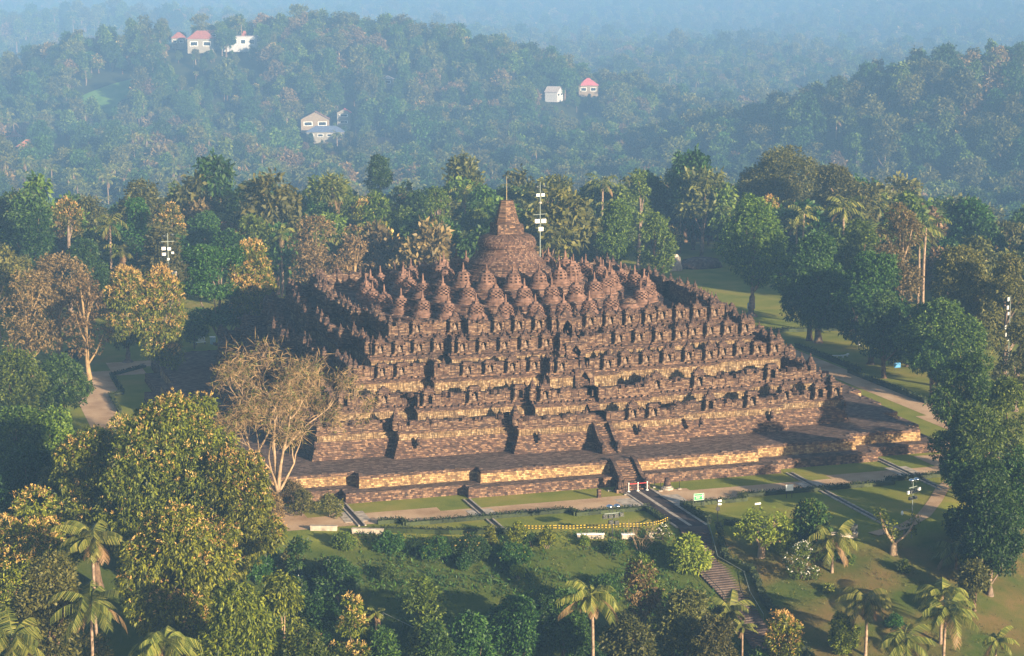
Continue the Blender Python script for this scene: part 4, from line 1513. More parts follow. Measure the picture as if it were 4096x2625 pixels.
# stone steps down the slope
RE = [(-79.4, 2.1), (-84, 0.9), (-88, -0.2), (-91.8, 1.7), (-96, 0.6), (-101, 0.2), (-114, 0.2)]
LE = [(-79.4, -1.8), (-84, -2.7), (-88, -3.9), (-92, -3.2), (-96, -2.7), (-101, -3.4), (-114, -3.4)]
iy = [-k[0] for k in RE]


def edges(y):
    return float(np.interp(-y, [-k[0] for k in LE], [k[1] for k in LE])), float(np.interp(-y, iy, [k[1] for k in RE]))


mb = MB()
y = -79.4
while y > -113:
    a0, b0 = edges(y)
    a1, b1 = edges(y - 0.5)
    z = hz(0, y - 0.25) + 0.08
    mb.face([(a0, y, z), (a1, y - 0.5, z), (b1, y - 0.5, z), (b0, y, z)], 0)
    mb.face([(a1, y - 0.5, z), (a1, y - 0.5, z - 0.5), (b1, y - 0.5, z - 0.5), (b1, y - 0.5, z)], 0)
    y -= 0.5
tag(mb.build('stone_steps', M['steps']), 'worn stone steps descending the grassy slope from the walkway', 'steps')


def rail(name, label, pts, post=2.0, h=0.85, mat='concrete', r=0.06, sub=True):
    t = thing(name, label, 'railing', pts[0])
    o = Vector(pts[0])
    P = [Vector(p) - o for p in pts]
    mb = MB()
    mb.tube([p + Vector((0, 0, h)) for p in P], r, 5)
    mb.build('handrail', M[mat], t)
    for a, b in zip(P[:-1], P[1:]):
        n = max(1, int((b - a).length / post))
        for k in range(n + 1):
            q = a.lerp(b, k / n)
            m2 = MB()
            m2.tube([q + Vector((0, 0, -0.2)), q + Vector((0, 0, h))], r * 0.8, 5)
            m2.build('post', M[mat], t)
    return t


rail('handrail', 'pale handrail down the right side of the stone steps', [(b + 0.1, y, hz(0, y) + 0.05) for y, b in RE[:-1]], 2.6, 0.7, 'metal_pole', 0.04)
rail('handrail', 'dark handrail on the left side of the stone steps', [(a - 0.1, y, hz(0, y) + 0.05) for y, a in LE[2:6]], 2.6, mat='metal_dark', r=0.04)
rail('railing', 'sloping pipe railing in the dark hollow at the bottom', [(-43.0, -88.5, hz(-43, -88.5)), (-39.5, -93.5, hz(-39.5, -93.5)), (-37.0, -98.5, hz(-37, -98.5)), (-34, -103, hz(-34, -103))], 2.5, 0.9, 'metal_pole', 0.05)


def hedge(label, pts, w=0.75, h=0.6, seed=0, name='hedge', dens=26, mat='hedge'):
    """clipped hedge: a body of leaves along a line"""
    rng = np.random.default_rng(seed)
    mb = MB()
    allp, allo = [], []
    for a, b in zip(pts[:-1], pts[1:]):
        L = math.hypot(b[0] - a[0], b[1] - a[1])
        if L < 0.05:
            continue
        ux, uy = (b[0] - a[0]) / L, (b[1] - a[1]) / L
        n = max(1, int(L / 1.5))
        for k in range(n):
            q0, q1 = k / n, (k + 1) / n
            x, y = a[0] + (b[0] - a[0]) * (q0 + q1) / 2, a[1] + (b[1] - a[1]) * (q0 + q1) / 2
            mb.box((x, y, hz(x, y) + h * 0.42), (L / n + 0.02, w * 0.8, h * 0.84), math.atan2(uy, ux))
        m = int(L * dens)
        t = rng.uniform(0, 1, m)
        sx = rng.uniform(-0.5, 0.5, m) * w
        x = a[0] + (b[0] - a[0]) * t - uy * sx
        y = a[1] + (b[1] - a[1]) * t + ux * sx
        zz = height(x, y) + np.where(rng.uniform(0, 1, m) < 0.55, h * rng.uniform(0.85, 1.12, m), h * rng.uniform(0.1, 1.0, m))
        allp.append(np.stack([x, y, zz], 1))
        allo.append(np.stack([-uy * np.sign(sx) * 0.5, ux * np.sign(sx) * 0.5, np.full(m, 0.7)], 1))
    P, O = np.concatenate(allp), np.concatenate(allo)
    V, F = tufts(rng, P, O, 2, 0.26, 0.16, 0.8, 0.0)
    mb.add_np(V, F)
    return tag(mb.build(name, M[mat]), label, 'hedge')


hedge('low dark hedge along the earth path left of the walkway', [(-2.2, -69.6), (-12.3, -69.6), (-12.3, -67.5), (-34.8, -67.5), (-34.8, -65.6), (-38, -65.6)], seed=1)
hedge('low dark hedge along the earth path right of the walkway', [(2.5, -69.5), (12.0, -69.4), (12.0, -67.4), (35.2, -67.3), (35.2, -65.4), (52, -65.4)], seed=2)
hedge('dark hedge bordering the walkway on its left', [(-2.5, -69.8), (-2.5, -77.5)], 0.8, 0.6, 3)
hedge('dark hedge bordering the walkway on its right', [(2.9, -69.8), (2.9, -78.2)], 0.8, 0.7, 4)
hedge('dark hedge down the right side of the stone steps', [(3.2, -80.5), (1.6, -85.5), (1.0, -88.5), (2.9, -92), (1.9, -97), (1.6, -104), (2.2, -112)], 0.9, 0.8, 5)
hedge('dark hedge on the left lawn rim above the grass bank', [(-38.5, -69.2), (-30.5, -73.0), (-21.8, -75.4)], 0.9, 0.7, 6)
hedge('short hedge at the head of the steps', [(4.4, -79.6), (9.0, -82.4)], 0.9, 0.6, 7)
hedge('long dark hedge beside the earth path right of the temple', [(68.5, 34), (68.5, 8), (66.5, 8), (66.5, -20)], 1.0, 0.8, 8)
hedge('dark hedge across the lawn behind the right temple corner', [(70, 51), (88, 48)], 1.0, 0.8, 9)
hedge('hedge edging the lawn left of the temple', [(-52.6, 52.6), (-59.4, 46), (-59.4, 29), (-61.6, 28.4), (-61.6, 14)], 0.6, 0.5, 10)

# drains crossing path and lawn
for x, ya, yb, lab in ((-23.6, -57.2, -75.0, 'stone drain crossing the lawn right of the bare tree'), (-40.1, -53.2, -66.0, 'stone drain at the foot of the bare tree'), (24.2, -57.0, -88.5, 'long stone drain across the right lawn'), (40.2, -53.0, -72.5, 'stone drain near the right end of the lawn')):
    mb = MB()
    L = ya - yb
    for s in (-0.42, 0.42):
        mb.box((s, -L / 2, 0.07), (0.22, L, 0.16), 0, 0)
    mb.box((0, -L / 2, 0.02), (0.62, L, 0.02), 0, 1)
    for yy in (-5.3, -10.6):
        mb.box((-1.15, yy + 2.6, 0.03), (1.2, 5.0, 0.05), 0, 0) if yy == -10.6 else None
        mb.box((1.15, yy + 2.6, 0.03), (1.2, 5.0, 0.05), 0, 0) if yy == -10.6 else None
    tag(mb.build('drain', [M['concrete'], M['black']], loc=(x, ya, 0.0)), lab, 'drain')


# ------------------------------------------------------------------ lamps, signs, small things
def flood(mb, c, w, h, d, yaw, tilt=0.3, mat=0):
    mb.box(c, (w, d, h), yaw, mat)


def mast(label, x, y, H, items, r=0.12, base=None, mats=('metal_pole', 'white', 'metal_dark')):
    t = thing('floodlight_mast', label, 'floodlight', (x, y, hz(x, y) if base is None else base))
    mb = MB()
    mb.tube([(0, 0, -0.3), (0, 0, H)], [r, r * 0.5], 7)
    mb.build('pole', M[mats[0]], t)
    for k, (kind, dx, dz, s, yaw) in enumerate(items):
        mb = MB()
        if kind == 'panel':
            s *= 0.82
            mb.box((dx, -0.25, dz), (s, 0.16, s * 0.8), yaw, 0)
            for q in (-0.25, 0.0, 0.25):
                mb.box((dx, -0.345, dz + q * s * 0.8), (s * 0.94, 0.03, 0.03), yaw, 1)
            mb.box((dx / 2, -0.1, dz), (abs(dx) + 0.1, 0.06, 0.06), 0, 1)
            mb.build('flood_panel', [M['white'], M['metal_dark']], t)
        elif kind == 'dish':
            mb.lathe([(0.10 * s, -0.3 * s), (0.34 * s, -0.18 * s), (0.5 * s, 0.08 * s), (0.46 * s, 0.16 * s), (0.30 * s, 0.30 * s), (0.05, 0.36 * s)], 12, (dx, -0.2, dz), 0)
            mb.box((dx, -0.1, dz - 0.4 * s), (0.08, 0.08, 0.5 * s), 0, 1)
            mb.build('round_lamp', [M['chrome'], M['metal_dark']], t, True)
        elif kind == 'dark':
            mb.lathe([(0.2 * s, -0.25 * s), (0.5 * s, 0.1 * s), (0.45 * s, 0.3 * s), (0.1, 0.34 * s)], 10, (dx, -0.2, dz), 0)
            mb.build('round_lamp', [M['metal_dark']], t)
        elif kind == 'box':
            mb.box((dx, -0.2, dz), (s, 0.36, s * 0.75), yaw, 0, 0.85)
            mb.box((dx, -0.40, dz), (s * 0.8, 0.03, s * 0.6), yaw, 1)
            mb.build('flood_box', [M['metal_dark'], M['chrome']], t)
        elif kind == 'bar':
            mb.box((dx, 0, dz), (s, 0.1, 0.1), yaw, 0)
            mb.build('crossbar', [M['metal_pole']], t)
        elif kind == 'lamp':
            mb.tube([(0, 0, dz + 0.3), (dx, 0, dz + 0.25)], 0.03, 5)
            mb.lathe([(0.05, -0.35), (0.16, -0.2), (0.18, 0.05), (0.08, 0.22)], 8, (dx, 0, dz), 1)
            mb.build('hanging_lamp', [M['metal_pole'], M['white']], t)
    return t


mast('tall floodlight mast rising behind the main stupa', 35.4, 90.0, 27.5, [('dark', -0.75, 26.4, 1.0, 0), ('dark', 0.75, 26.5, 1.0, 0), ('panel', -0.55, 24.8, 0.9, 0), ('panel', 0.55, 24.8, 0.9, 0), ('box', 0.0, 23.2, 0.6, 0), ('bar', 0, 20.7, 3.4, 0.2), ('panel', -0.72, 19.3, 1.25, 0), ('panel', 0.72, 19.3, 1.25, 0), ('panel', 0.1, 17.6, 1.25, 0), ('bar', 0, 11.3, 3.6, 0)], 0.17)
mast('floodlight mast with white panels among the golden trees left of the temple', -44.8, 75.0, 21.6, [('dark', -0.7, 21.0, 0.9, 0), ('dark', 0.9, 21.2, 0.9, 0), ('bar', 0, 20.0, 2.6, 0.1), ('panel', -0.85, 18.7, 0.9, 0), ('panel', 0.2, 18.6, 0.8, 0), ('panel', 0.85, 17.8, 0.6, 0), ('panel', -0.8, 17.6, 0.8, 0), ('panel', 0, 16.6, 0.6, 0), ('panel', -0.3, 13.6, 1.15, 0), ('panel', 1.05, 13.8, 1.15, 0), ('panel', 0.5, 11.7, 1.2, 0), ('panel', 0.3, 10.4, 0.5, 0)], 0.17)
mast('slim floodlight mast with white lamps at the right frame edge', 79.4, -23.5, 17.9, [('panel', -0.55, 17.4, 0.9, 0.8), ('panel', -0.6, 16.0, 0.9, 0.8), ('panel', -0.45, 15.0, 0.7, 0.8), ('panel', -0.85, 12.7, 1.0, 0.9), ('panel', -0.75, 11.5, 0.8, 0.9), ('panel', -0.35, 10.6, 0.4, 0)], 0.11)
mast('short floodlight pole with two round lamps at the rim of the front lawn', -11.3, -80.7, 4.6, [('dish', -0.5, 4.5, 0.95, 0), ('dish', 0.5, 4.5, 0.95, 0), ('bar', 0, 3.6, 2.2, 0), ('box', -1.1, 3.3, 0.62, 0), ('box', -0.38, 3.3, 0.62, 0), ('box', 0.38, 3.3, 0.62, 0), ('box', 1.1, 3.4, 0.62, 0), ('box', -0.3, 2.5, 0.66, 0), ('box', 0.45, 2.4, 0.6, 0)], 0.08, mats=('metal_dark', 'white', 'metal_dark'))
mast('green floodlight pole on the right lawn with a hanging white lamp', 25.1, -91.1, 7.6, [('dish', -0.35, 7.5, 0.75, 0), ('dish', 0.35, 7.6, 0.75, 0), ('bar', 0, 6.6, 1.6, 0.4), ('panel', -0.75, 6.0, 0.6, 0.5), ('box', -0.2, 6.1, 0.6, 0.4), ('box', 0.3, 6.2, 0.6, 0.4), ('panel', 0.75, 6.4, 0.55, 0.5), ('box', -0.4, 5.2, 0.5, 0.2), ('box', 0.25, 5.3, 0.5, 0.2), ('lamp', -1.4, 3.4, 1, 0)], 0.09)

# rope barrier at the foot of the temple stair
t = thing('rope_barrier', 'steel posts with a red belt closing the temple stair', 'barrier', (0.1, -59.9, 0.03))
for dx in (-1.35, 0.0, 1.35):
    mb = MB()
    mb.lathe([(0.22, 0), (0.22, 0.06), (0.05, 0.1), (0.045, 1.05), (0.09, 1.1), (0.09, 1.2), (0.02, 1.25)], 10, (dx, 0, 0))
    mb.build('post', [M['white']], t)
for dx in (-0.68, 0.68):
    mb = MB()
    mb.box((dx, 0, 1.05), (1.25, 0.03, 0.09))
    mb.build('belt', [M['red']], t)


def sign(name, label, x, y, w, h, zc, board, posts=2, face=None, rz=0.0, cat='sign', text=None, pm='metal_dark'):
    t = thing(name, label, cat, (x, y, hz(x, y)), rz)
    mb = MB()
    mb.box((0, 0, zc), (w, 0.06, h), 0, 0)
    mb.build('board', [M[board]], t)
    if face:
        face(t, w, h, zc)
    for k in range(posts):
        dx = 0 if posts == 1 else (-w * 0.36 if k == 0 else w * 0.36)
        if pm == 'edge':
            dx = (-w / 2, w / 2)[k]
        mb = MB()
        mb.box((dx, 0.05 if pm != 'edge' else 0, zc / 2), (0.07, 0.07, zc), 0, 0)
        mb.build('post', [M['metal_dark' if pm == 'edge' else pm]], t)
    return t


def letters(t, s, x, z, size, mat, y=-0.05):
    cu = bpy.data.curves.new('lettering_outline', 'FONT')
    cu.body = s
    cu.size = size
    cu.align_x = 'CENTER'
    cu.align_y = 'CENTER'
    cu.extrude = 0.004
    tmp = bpy.data.objects.new('lettering_outline', cu)
    me = bpy.data.meshes.new_from_object(tmp)
    bpy.data.objects.remove(tmp)
    me.materials.clear()
    me.materials.append(M[mat])
    o = put(me, 'lettering', t, (x, y, z))
    o.rotation_euler = (math.pi / 2, 0, 0)


def exit_face(t, w, h, zc):
    mb = MB()
    for a, b, c, d in ((0, h / 2 - 0.05, w - 0.04, 0.035), (0, -h / 2 + 0.05, w - 0.04, 0.035), (-w / 2 + 0.04, 0, 0.035, h - 0.06), (w / 2 - 0.04, 0, 0.035, h - 0.06)):
        mb.box((a, -0.045, zc + b), (c, 0.02, d))
    mb.build('white_border', [M['white']], t)
    letters(t, 'EMERGENCY', -0.12, zc + 0.12, 0.2, 'white')
    letters(t, 'EXIT', -0.12, zc - 0.14, 0.26, 'white')
    mb = MB()
    mb.box((0.52, -0.045, zc - 0.05), (0.07, 0.02, 0.4))
    mb.face([(0.42, -0.05, zc + 0.12), (0.62, -0.05, zc + 0.12), (0.52, -0.05, zc + 0.3)])
    mb.build('arrow', [M['white']], t)


sign('exit_sign', 'green exit sign with white border in front of the path hedge', 4.8, -70.2, 1.5, 0.95, 1.35, 'sign_green', 2, exit_face, pm='edge')
sign('notice_board', 'white notice board on two black posts on the right lawn', 18.2, -69.8, 1.1, 0.85, 1.45, 'white', 2, pm='black')
t = sign('signpost', 'black signpost with a round plate and two white pointers on the lawn', 3.9, -78.6, 0.2, 0.16, 3.0, 'black', 1, pm='black')
mb = MB()
mb.box((0.28, -0.06, 2.95), (0.5, 0.04, 0.26), 0.2)
mb.box((0.26, -0.06, 2.5), (0.45, 0.04, 0.22), -0.15)
mb.build('pointer', [M['white']], t)
mb = MB()
mb.tube([(0, -0.05, 1.9), (0, -0.11, 1.9)], 0.3, 16)
mb.build('round_plate', [M['black']], t)
t = sign('signpost', 'signpost with a white arrow behind the lime leaved pale tree', 9.6, -79.2, 0.16, 0.2, 2.3, 'white', 1, pm='metal_dark')
mb = MB()
mb.box((-0.4, -0.05, 2.3), (0.75, 0.04, 0.22), 0.1)
mb.build('pointer', [M['white']], t)
sign('notice_board', 'blue and white notice at the foot of the tall leafy tree', 76.8, 73.6, 1.7, 1.3, 1.6, 'blue', 2, lambda t, w, h, zc: letters(t, 'INFO', 0, zc, 0.55, 'white'))
sign('notice_board', 'small pale notice under the dark trees beside the earth path', 79.2, 29.2, 0.8, 0.7, 1.0, 'white', 1)
sign('notice_board', 'small blue grey notice at the bend of the earth path', 75.5, 7.0, 1.3, 0.9, 1.0, 'blue', 2)

# caution tape on thin stakes
t = thing('caution_tape', 'black and yellow caution tape strung along the front lawn', 'tape', (-22.0, -74.6, 0))
stk = [(-22.0, -74.8), (-17.5, -76.4), (-13.5, -77.4), (-9.0, -78.3), (-5.0, -78.8), (-2.4, -77.2)]
for x, y in stk:
    mb = MB()
    mb.tube([(x + 22.0, y + 74.6, -0.1), (x + 22.0, y + 74.6, 0.95)], 0.025, 5)
    mb.build('stake', M['metal_dark'], t)
for hh in (0.55, 0.85):
    mb = MB()
    for (xa, ya), (xb, yb) in zip(stk[:-1], stk[1:]):
        n = int(math.hypot(xb - xa, yb - ya) / 0.22)
        for k in range(n):
            f0, f1 = k / n, (k + 1) / n
            sg = -0.10 * math.sin(math.pi * (f0 + f1) / 2)
            P0 = (xa + (xb - xa) * f0 + 22.0, ya + (yb - ya) * f0 + 74.6)
            P1 = (xa + (xb - xa) * f1 + 22.0, ya + (yb - ya) * f1 + 74.6)
            mb.face([(P0[0], P0[1], hh + sg), (P1[0], P1[1], hh + sg), (P1[0], P1[1], hh + sg + 0.11), (P0[0], P0[1], hh + sg + 0.11)], k % 2)
    mb.build('tape', [M['yellow'], M['black']], t)

# stone guardian and bell shaped stone beside the stair
t = thing('stone_statue', 'dark seated stone beast on a pedestal left of the temple stair', 'statue', (-2.5, -59.6, 0))
mb = MB()
mb.box((0, 0, 0.25), (1.3, 1.3, 0.5), 0, 0, 0.9)
mb.build('pedestal', M['masonry'], t)
mb = MB()
rings_ = [(0.1, 0.42, 0.5, 0.5), (0.08, 0.5, 0.55, 0.75), (0.0, 0.4, 0.42, 1.1), (-0.12, 0.36, 0.34, 1.45), (-0.2, 0.26, 0.26, 1.65), (-0.28, 0.34, 0.36, 1.85), (-0.3, 0.36, 0.4, 2.1), (-0.25, 0.22, 0.25, 2.35), (-0.22, 0.06, 0.06, 2.45)]
mb.loft([[(w_ * math.cos(2 * math.pi * k / 12), cy + d_ * math.sin(2 * math.pi * k / 12), z) for k in range(12)] for cy, w_, d_, z in rings_], [0], cap_top=0)
for s in (-1, 1):
    mb.tube([(s * 0.26, -0.3, 1.35), (s * 0.27, -0.48, 0.9), (s * 0.27, -0.5, 0.52)], [0.15, 0.12, 0.13], 7)
mb.build('beast', M['carving'], t, True)
t = thing('bell_stone', 'dark tilted bell shaped stone on a round plinth right of the walkway', 'stone', (4.3, -60.2, 0))
mb = MB()
mb.lathe([(0.85, 0), (0.85, 0.25), (0.6, 0.3), (0.6, 0.5)], 14)
mb.build('plinth', M['concrete'], t)
mb = MB()
mb.lathe([(0.52, 0.5), (0.48, 0.8), (0.42, 1.2), (0.36, 1.55), (0.2, 1.62)], 12)
mb.build('bell', M['carving'], t, True)
for x, y, lab in ((3.0, -58.7, 'chain post nearest the temple wall beside the bell shaped stone'), (3.0, -60.9, 'chain post left of the bell shaped stone'), (5.9, -60.7, 'chain post right of the bell shaped stone'), (-2.2, -61.2, 'tall thin post at the walkway corner by the stone beast'), (-3.6, -58.6, 'thin chain post behind the stone beast')):
    t = thing('chain_post', lab, 'post', (x, y, 0), group='chain posts around the stones')
    mb = MB()
    mb.box((0, 0, 0.06), (0.5, 0.5, 0.12), 0, 0)
    mb.build('foot', [M['concrete']], t)
    mb = MB()
    mb.tube([(0, 0, 0.1), (0, 0, 1.25)], 0.045, 6)
    mb.build('post', [M['black']], t)
t = thing('stone_stub', 'short carved stone post beside the earth path left of the walkway', 'stone post', (-6.2, -61.6, 0))
mb = MB()
mb.box((0, 0, 0.5), (0.5, 0.45, 1.0), 0.1, 0, 0.85)
mb.build('shaft', M['masonry'], t)
mb = MB()
mb.box((0, 0, 1.08), (0.62, 0.55, 0.2), 0.1, 0, 0.7)
mb.build('cap', M['carving'], t)

# low walls and benches along the lawn rim
for x, y, L, rz, lab in ((-13.8, -79.5, 3.4, -0.22, 'white low bench wall left of the double round lamp pole'), (-9.2, -80.6, 1.6, -0.2, 'white low bench wall right of the double round lamp pole'), (-5.6, -81.2, 2.0, -0.1, 'pale low bench wall beside the leafless shrub'), (-40.2, -69.3, 4.0, -0.40, 'grey stone bench on the rim of the lawn below the bare tree'), (-45.2, -66.2, 3.4, -0.35, 'grey stone bench at the foot of the bare tree'), (8.6, -84.0, 6.5, -0.45, 'long pale kerb wall right of the steps'), (16.4, -89.6, 3.4, -0.25, 'low pale stone wall behind the palm with a ringed trunk')):
    t = thing('bench_wall', lab, 'low wall', (x, y, hz(x, y)), rz)
    mb = MB()
    mb.box((0, 0, 0.2), (L, 0.45, 0.6))
    mb.build('base', M['concrete'], t)
    mb = MB()
    mb.box((0, 0, 0.54), (L + 0.1, 0.6, 0.1))
    mb.build('coping', M['white' if 'white' in lab else 'concrete'], t)
t = thing('bin', 'dark square bin on the lawn rim right of the ringed palm', 'bin', (18.1, -88.6, 0))
mb = MB()
mb.box((0, 0, 0.55), (0.95, 0.8, 1.1), 0.2, 0, 1.05)
mb.build('body', M['metal_dark'], t)
mb = MB()
mb.box((0, 0, 1.15), (1.08, 0.9, 0.1), 0.2)
mb.build('lid', M['black'], t)
t = thing('bin', 'pale blue bin behind the dark left terrace corner', 'bin', (-37.1, 72.3, 0))
mb = MB()
mb.box((0, 0, 0.7), (0.9, 0.8, 1.3), 0, 0, 1.1)
mb.build('body', [plain('pale_blue_plastic', (0.30, 0.48, 0.62), 0.5, 0.4)], t)
mb = MB()
mb.box((0, 0.05, 1.42), (1.05, 0.95, 0.14), 0)
mb.build('lid', M['white'], t)
t = thing('bench', 'white slatted bench behind the dark left terrace corner', 'bench', (-39.4, 72.7, 0), 0.1)
mb = MB()
for k in range(4):
    mb.box((0, -0.3 + 0.16 * k, 0.5), (2.0, 0.12, 0.05))
mb.build('seat', M['white'], t)
mb = MB()
for k in range(4):
    mb.box((0, 0.32, 0.75 + 0.22 * k), (2.0, 0.05, 0.16))
mb.build('backrest', M['white'], t)
for s in (-0.85, 0.85):
    mb = MB()
    mb.box((s, 0, 0.24), (0.08, 0.6, 0.5))
    mb.build('leg', M['metal_dark'], t)
t = thing('stone_slab', 'pale stone slab bench on the path bend left of the temple', 'bench', (-49.0, 64.3, 0), 0.1)
mb = MB()
mb.box((0, 0, 0.5), (2.9, 0.8, 0.14))
mb.build('top', M['concrete'], t)
for s in (-1.0, 1.0):
    mb = MB()
    mb.box((s, 0, 0.22), (0.4, 0.6, 0.44))
    mb.build('leg', M['concrete'], t)
t = thing('bench', 'low white curved bench on the lawn beside the earth path', 'bench', (72.0, 22.3, 0), 0.2)
mb = MB()
for k in range(7):
    a = -0.9 + 0.3 * k
    mb.box((2.2 * math.sin(a), 1.2 - 1.8 * math.cos(a), 0.4), (0.72, 0.45, 0.14), a)
mb.build('seat', M['white'], t)
for s in (-1.2, 0, 1.2):
    mb = MB()
    mb.box((s, 1.2 - 1.8 * math.cos(s * 0.45), 0.17), (0.2, 0.3, 0.34))
    mb.build('leg', M['white'], t)


# rocks and mounds behind the temple
def rock(name, label, x, y, s, mat, seed):
    rng = np.random.default_rng(seed)
    mb = MB()
    prof = []
    n = 12
    loops = []
    for zf, rf in ((-0.1, 0.95), (0.15, 1.0), (0.45, 0.93), (0.75, 0.75), (0.95, 0.45)):
        loops.append([((rf * s[0] * rng.uniform(.85, 1.1)) * math.cos(2 * math.pi * k / n), rf * s[1] * rng.uniform(.85, 1.1) * math.sin(2 * math.pi * k / n), zf * s[2]) for k in range(n)])
    mb.loft(loops, [0], cap_top=0)
    tag(mb.build(name, M[mat], loc=(x, y, hz(x, y))), label, 'rock' if name == 'boulder' else 'mound')


rock('boulder', 'big pale boulder on the lawn behind the right shoulder of the temple', 85.3, 138.2, (2.2, 1.8, 4.2), 'concrete', 1)
rock('earth_mound', 'low grey earth mound right of the pale boulder', 93.5, 141.0, (6.0, 3.5, 2.6), 'paving', 2)


# shrubs
def shrub(label, x, y, H, W, lm, seed, flowers=None, ff=0.0, name='shrub', shape='dome', nb=10, ts=0.26, dens=1.3, cat='shrub', group=None):
    rng = np.random.default_rng(seed)
    bl = crown_blobs(rng, W, 0.05, H, nb, shape)
    pts, outw = blob_points(rng, bl, dens * 0.62 / ts ** 2)
    z = hz(x, y)
    t = thing(name, label, cat, (x, y, z), 0, group)
    if flowers:
        sel = (rng.uniform(0, 1, len(pts)) < ff) & (outw[:, 2] > -0.3)
        V, F = tufts(rng, pts[~sel], outw[~sel], 6, ts * 1.1, ts * 0.5, 0.9, 0.2)
        V2, F2 = tufts(rng, pts[sel] + outw[sel] * 0.15, outw[sel], 4, ts * 0.6, ts * 0.5, 0.7, -0.2)
        put(np_mesh('leaves', V, F, [M[lm]]), 'leaves', t)
        put(np_mesh('flowers', V2, F2, [M[flowers]]), 'flowers', t)
    else:
        V, F = tufts(rng, pts, outw, 6, ts * 1.1, ts * 0.5, 0.9, 0.2)
        put(np_mesh('leaves', V, F, [M[lm]]), 'leaves', t)
    mb = MB()
    for k in range(4):
        c = bl[k][0]
        mb.tube([(0.1 * k - 0.15, 0, -0.2), (c[0] * 0.5, c[1] * 0.5, c[2] * 0.5), c], [0.07, 0.05, 0.02], 5)
    mb.build('stems', M['grey_bark'], t)
    return t


shrub('golden knobbly shrub left of the trio on the lawn rim', -26.3, -77.4, 2.2, 2.4, 'leaf_gold', 1, nb=9)
shrub('tall golden knobbly shrub in the middle of the trio on the lawn rim', -23.2, -78.8, 2.9, 2.6, 'leaf_gold', 2, nb=10)
shrub('golden knobbly shrub right of the trio on the lawn rim', -19.9, -80.2, 2.9, 2.7, 'leaf_gold', 3, nb=10)
shrub('small lime green bush on the dark grass bank', -25.4, -85.6, 1.7, 2.0, 'leaf_lime', 4)
shrub('golden bushy conifer at the bottom edge of the right slope', 5.9, -110.3, 4.6, 4.0, 'leaf_gold', 5, shape='column', nb=14, name='conifer_shrub')
shrub('open shrub covered in white flowers on the right slope', 8.0, -95.6, 4.6, 5.4, 'leaf_mid', 6, 'blossom', 0.30, nb=14, dens=0.5, name='flowering_shrub')
shrub('small white flowering bush beside the leafless shrub', -4.8, -81.6, 1.6, 2.6, 'leaf_mid', 7, 'blossom', 0.3, dens=0.8, name='flowering_shrub')
shrub('tiny round bush near the ringed palm', 14.6, -95.0, 1.3, 1.5, 'leaf_mid', 8)
shrub('tiny ball bush below the white flowering shrub', 9.6, -99.2, 1.0, 1.3, 'leaf_gold', 9)
shrub('small green bush on the brown right slope', 19.8, -99.0, 1.6, 2.0, 'leaf_mid', 10)
shrub('wide leafy bush with orange fruit on the bank, left end', -33.4, -78.0, 2.6, 5.0, 'leaf_dark', 11, 'leaf_gold', 0.10, nb=14)
shrub('wide leafy bush with orange fruit on the bank, centre', -29.6, -79.6, 3.0, 5.4, 'leaf_dark', 12, 'flush', 0.05, nb=14)
shrub('wide leafy bush with pale fruit on the bank, right end', -25.0, -82.2, 2.4, 5.0, 'leaf_dark', 13, 'leaf_gold', 0.08, nb=14)
shrub('dark bush on the bank below the grey stone bench', -38.6, -74.5, 2.2, 4.0, 'leaf_dark', 14)
shrub('dark bush under the bare tree on the bank', -44.0, -72.5, 2.0, 4.0, 'leaf_mid', 15)
shrub('small dark bush between two golden knobbly shrubs', -21.5, -79.2, 1.4, 1.8, 'leaf_dark', 16)
shrub('small green bush left of the lamp pole', -15.2, -81.0, 1.5, 1.6, 'leaf_mid', 17)
shrub('dark bush in front of the lamp pole', -12.0, -83.6, 1.8, 3.2, 'leaf_dark', 18)
shrub('dark spreading bush in the hollow right of the clipped tree', -30.0, -94.0, 1.8, 5.0, 'leaf_dark', 19, nb=12)
shrub('dark spreading bush in the middle of the hollow', -23.0, -93.0, 2.0, 5.5, 'leaf_dark', 20, nb=12)
shrub('dark bush above the lone coconut palm', -16.0, -91.0, 2.0, 4.5, 'leaf_dark', 21, nb=12)
shrub('dark leafy bush left of the clipped tree', -45.0, -92.0, 1.6, 4.4, 'leaf_dark', 22, nb=12)
shrub('grey green bush on the slope right of the tall palm', 20.4, -108.0, 2.4, 4.4, 'leaf_olive', 23, nb=12)
shrub('dark bush below the dense rounded tree', 12.6, -93.4, 1.6, 3.0, 'leaf_dark', 24)
shrub('dark bush at the edge of the brown slope', 13.5, -108.5, 1.6, 2.6, 'leaf_dark', 25)
shrub('green bush at the left base of the long temple terrace', -46.5, -50.0, 2.6, 5.0, 'leaf_rust', 26, nb=12)
shrub('airy olive shrub hiding the foot of the bare tree', -46.6, -58.6, 3.4, 5.0, 'leaf_olive', 30, dens=0.6, nb=12)
shrub('airy olive shrub right of the bare tree foot', -43.2, -60.4, 3.0, 4.4, 'leaf_olive', 31, dens=0.5, nb=12)
shrub('twiggy rust shrub left of the bare tree foot', -50.6, -60.0, 3.6, 5.4, 'leaf_rust', 32, dens=0.6, nb=12)
shrub('bright shrub behind the left end of the main stupa', 24.0, 66.0, 7.0, 7.0, 'leaf_lime', 27, ts=0.5, name='bright_shrub')
shrub('dark bush at the path bend beneath the flared trunk', -64.5, 62.0, 2.2, 5.0, 'leaf_dark', 28, ts=0.35)
shrub('round dark bush above the path left of the temple', -70.5, 36.0, 3.4, 6.0, 'leaf_mid', 29, ts=0.35)


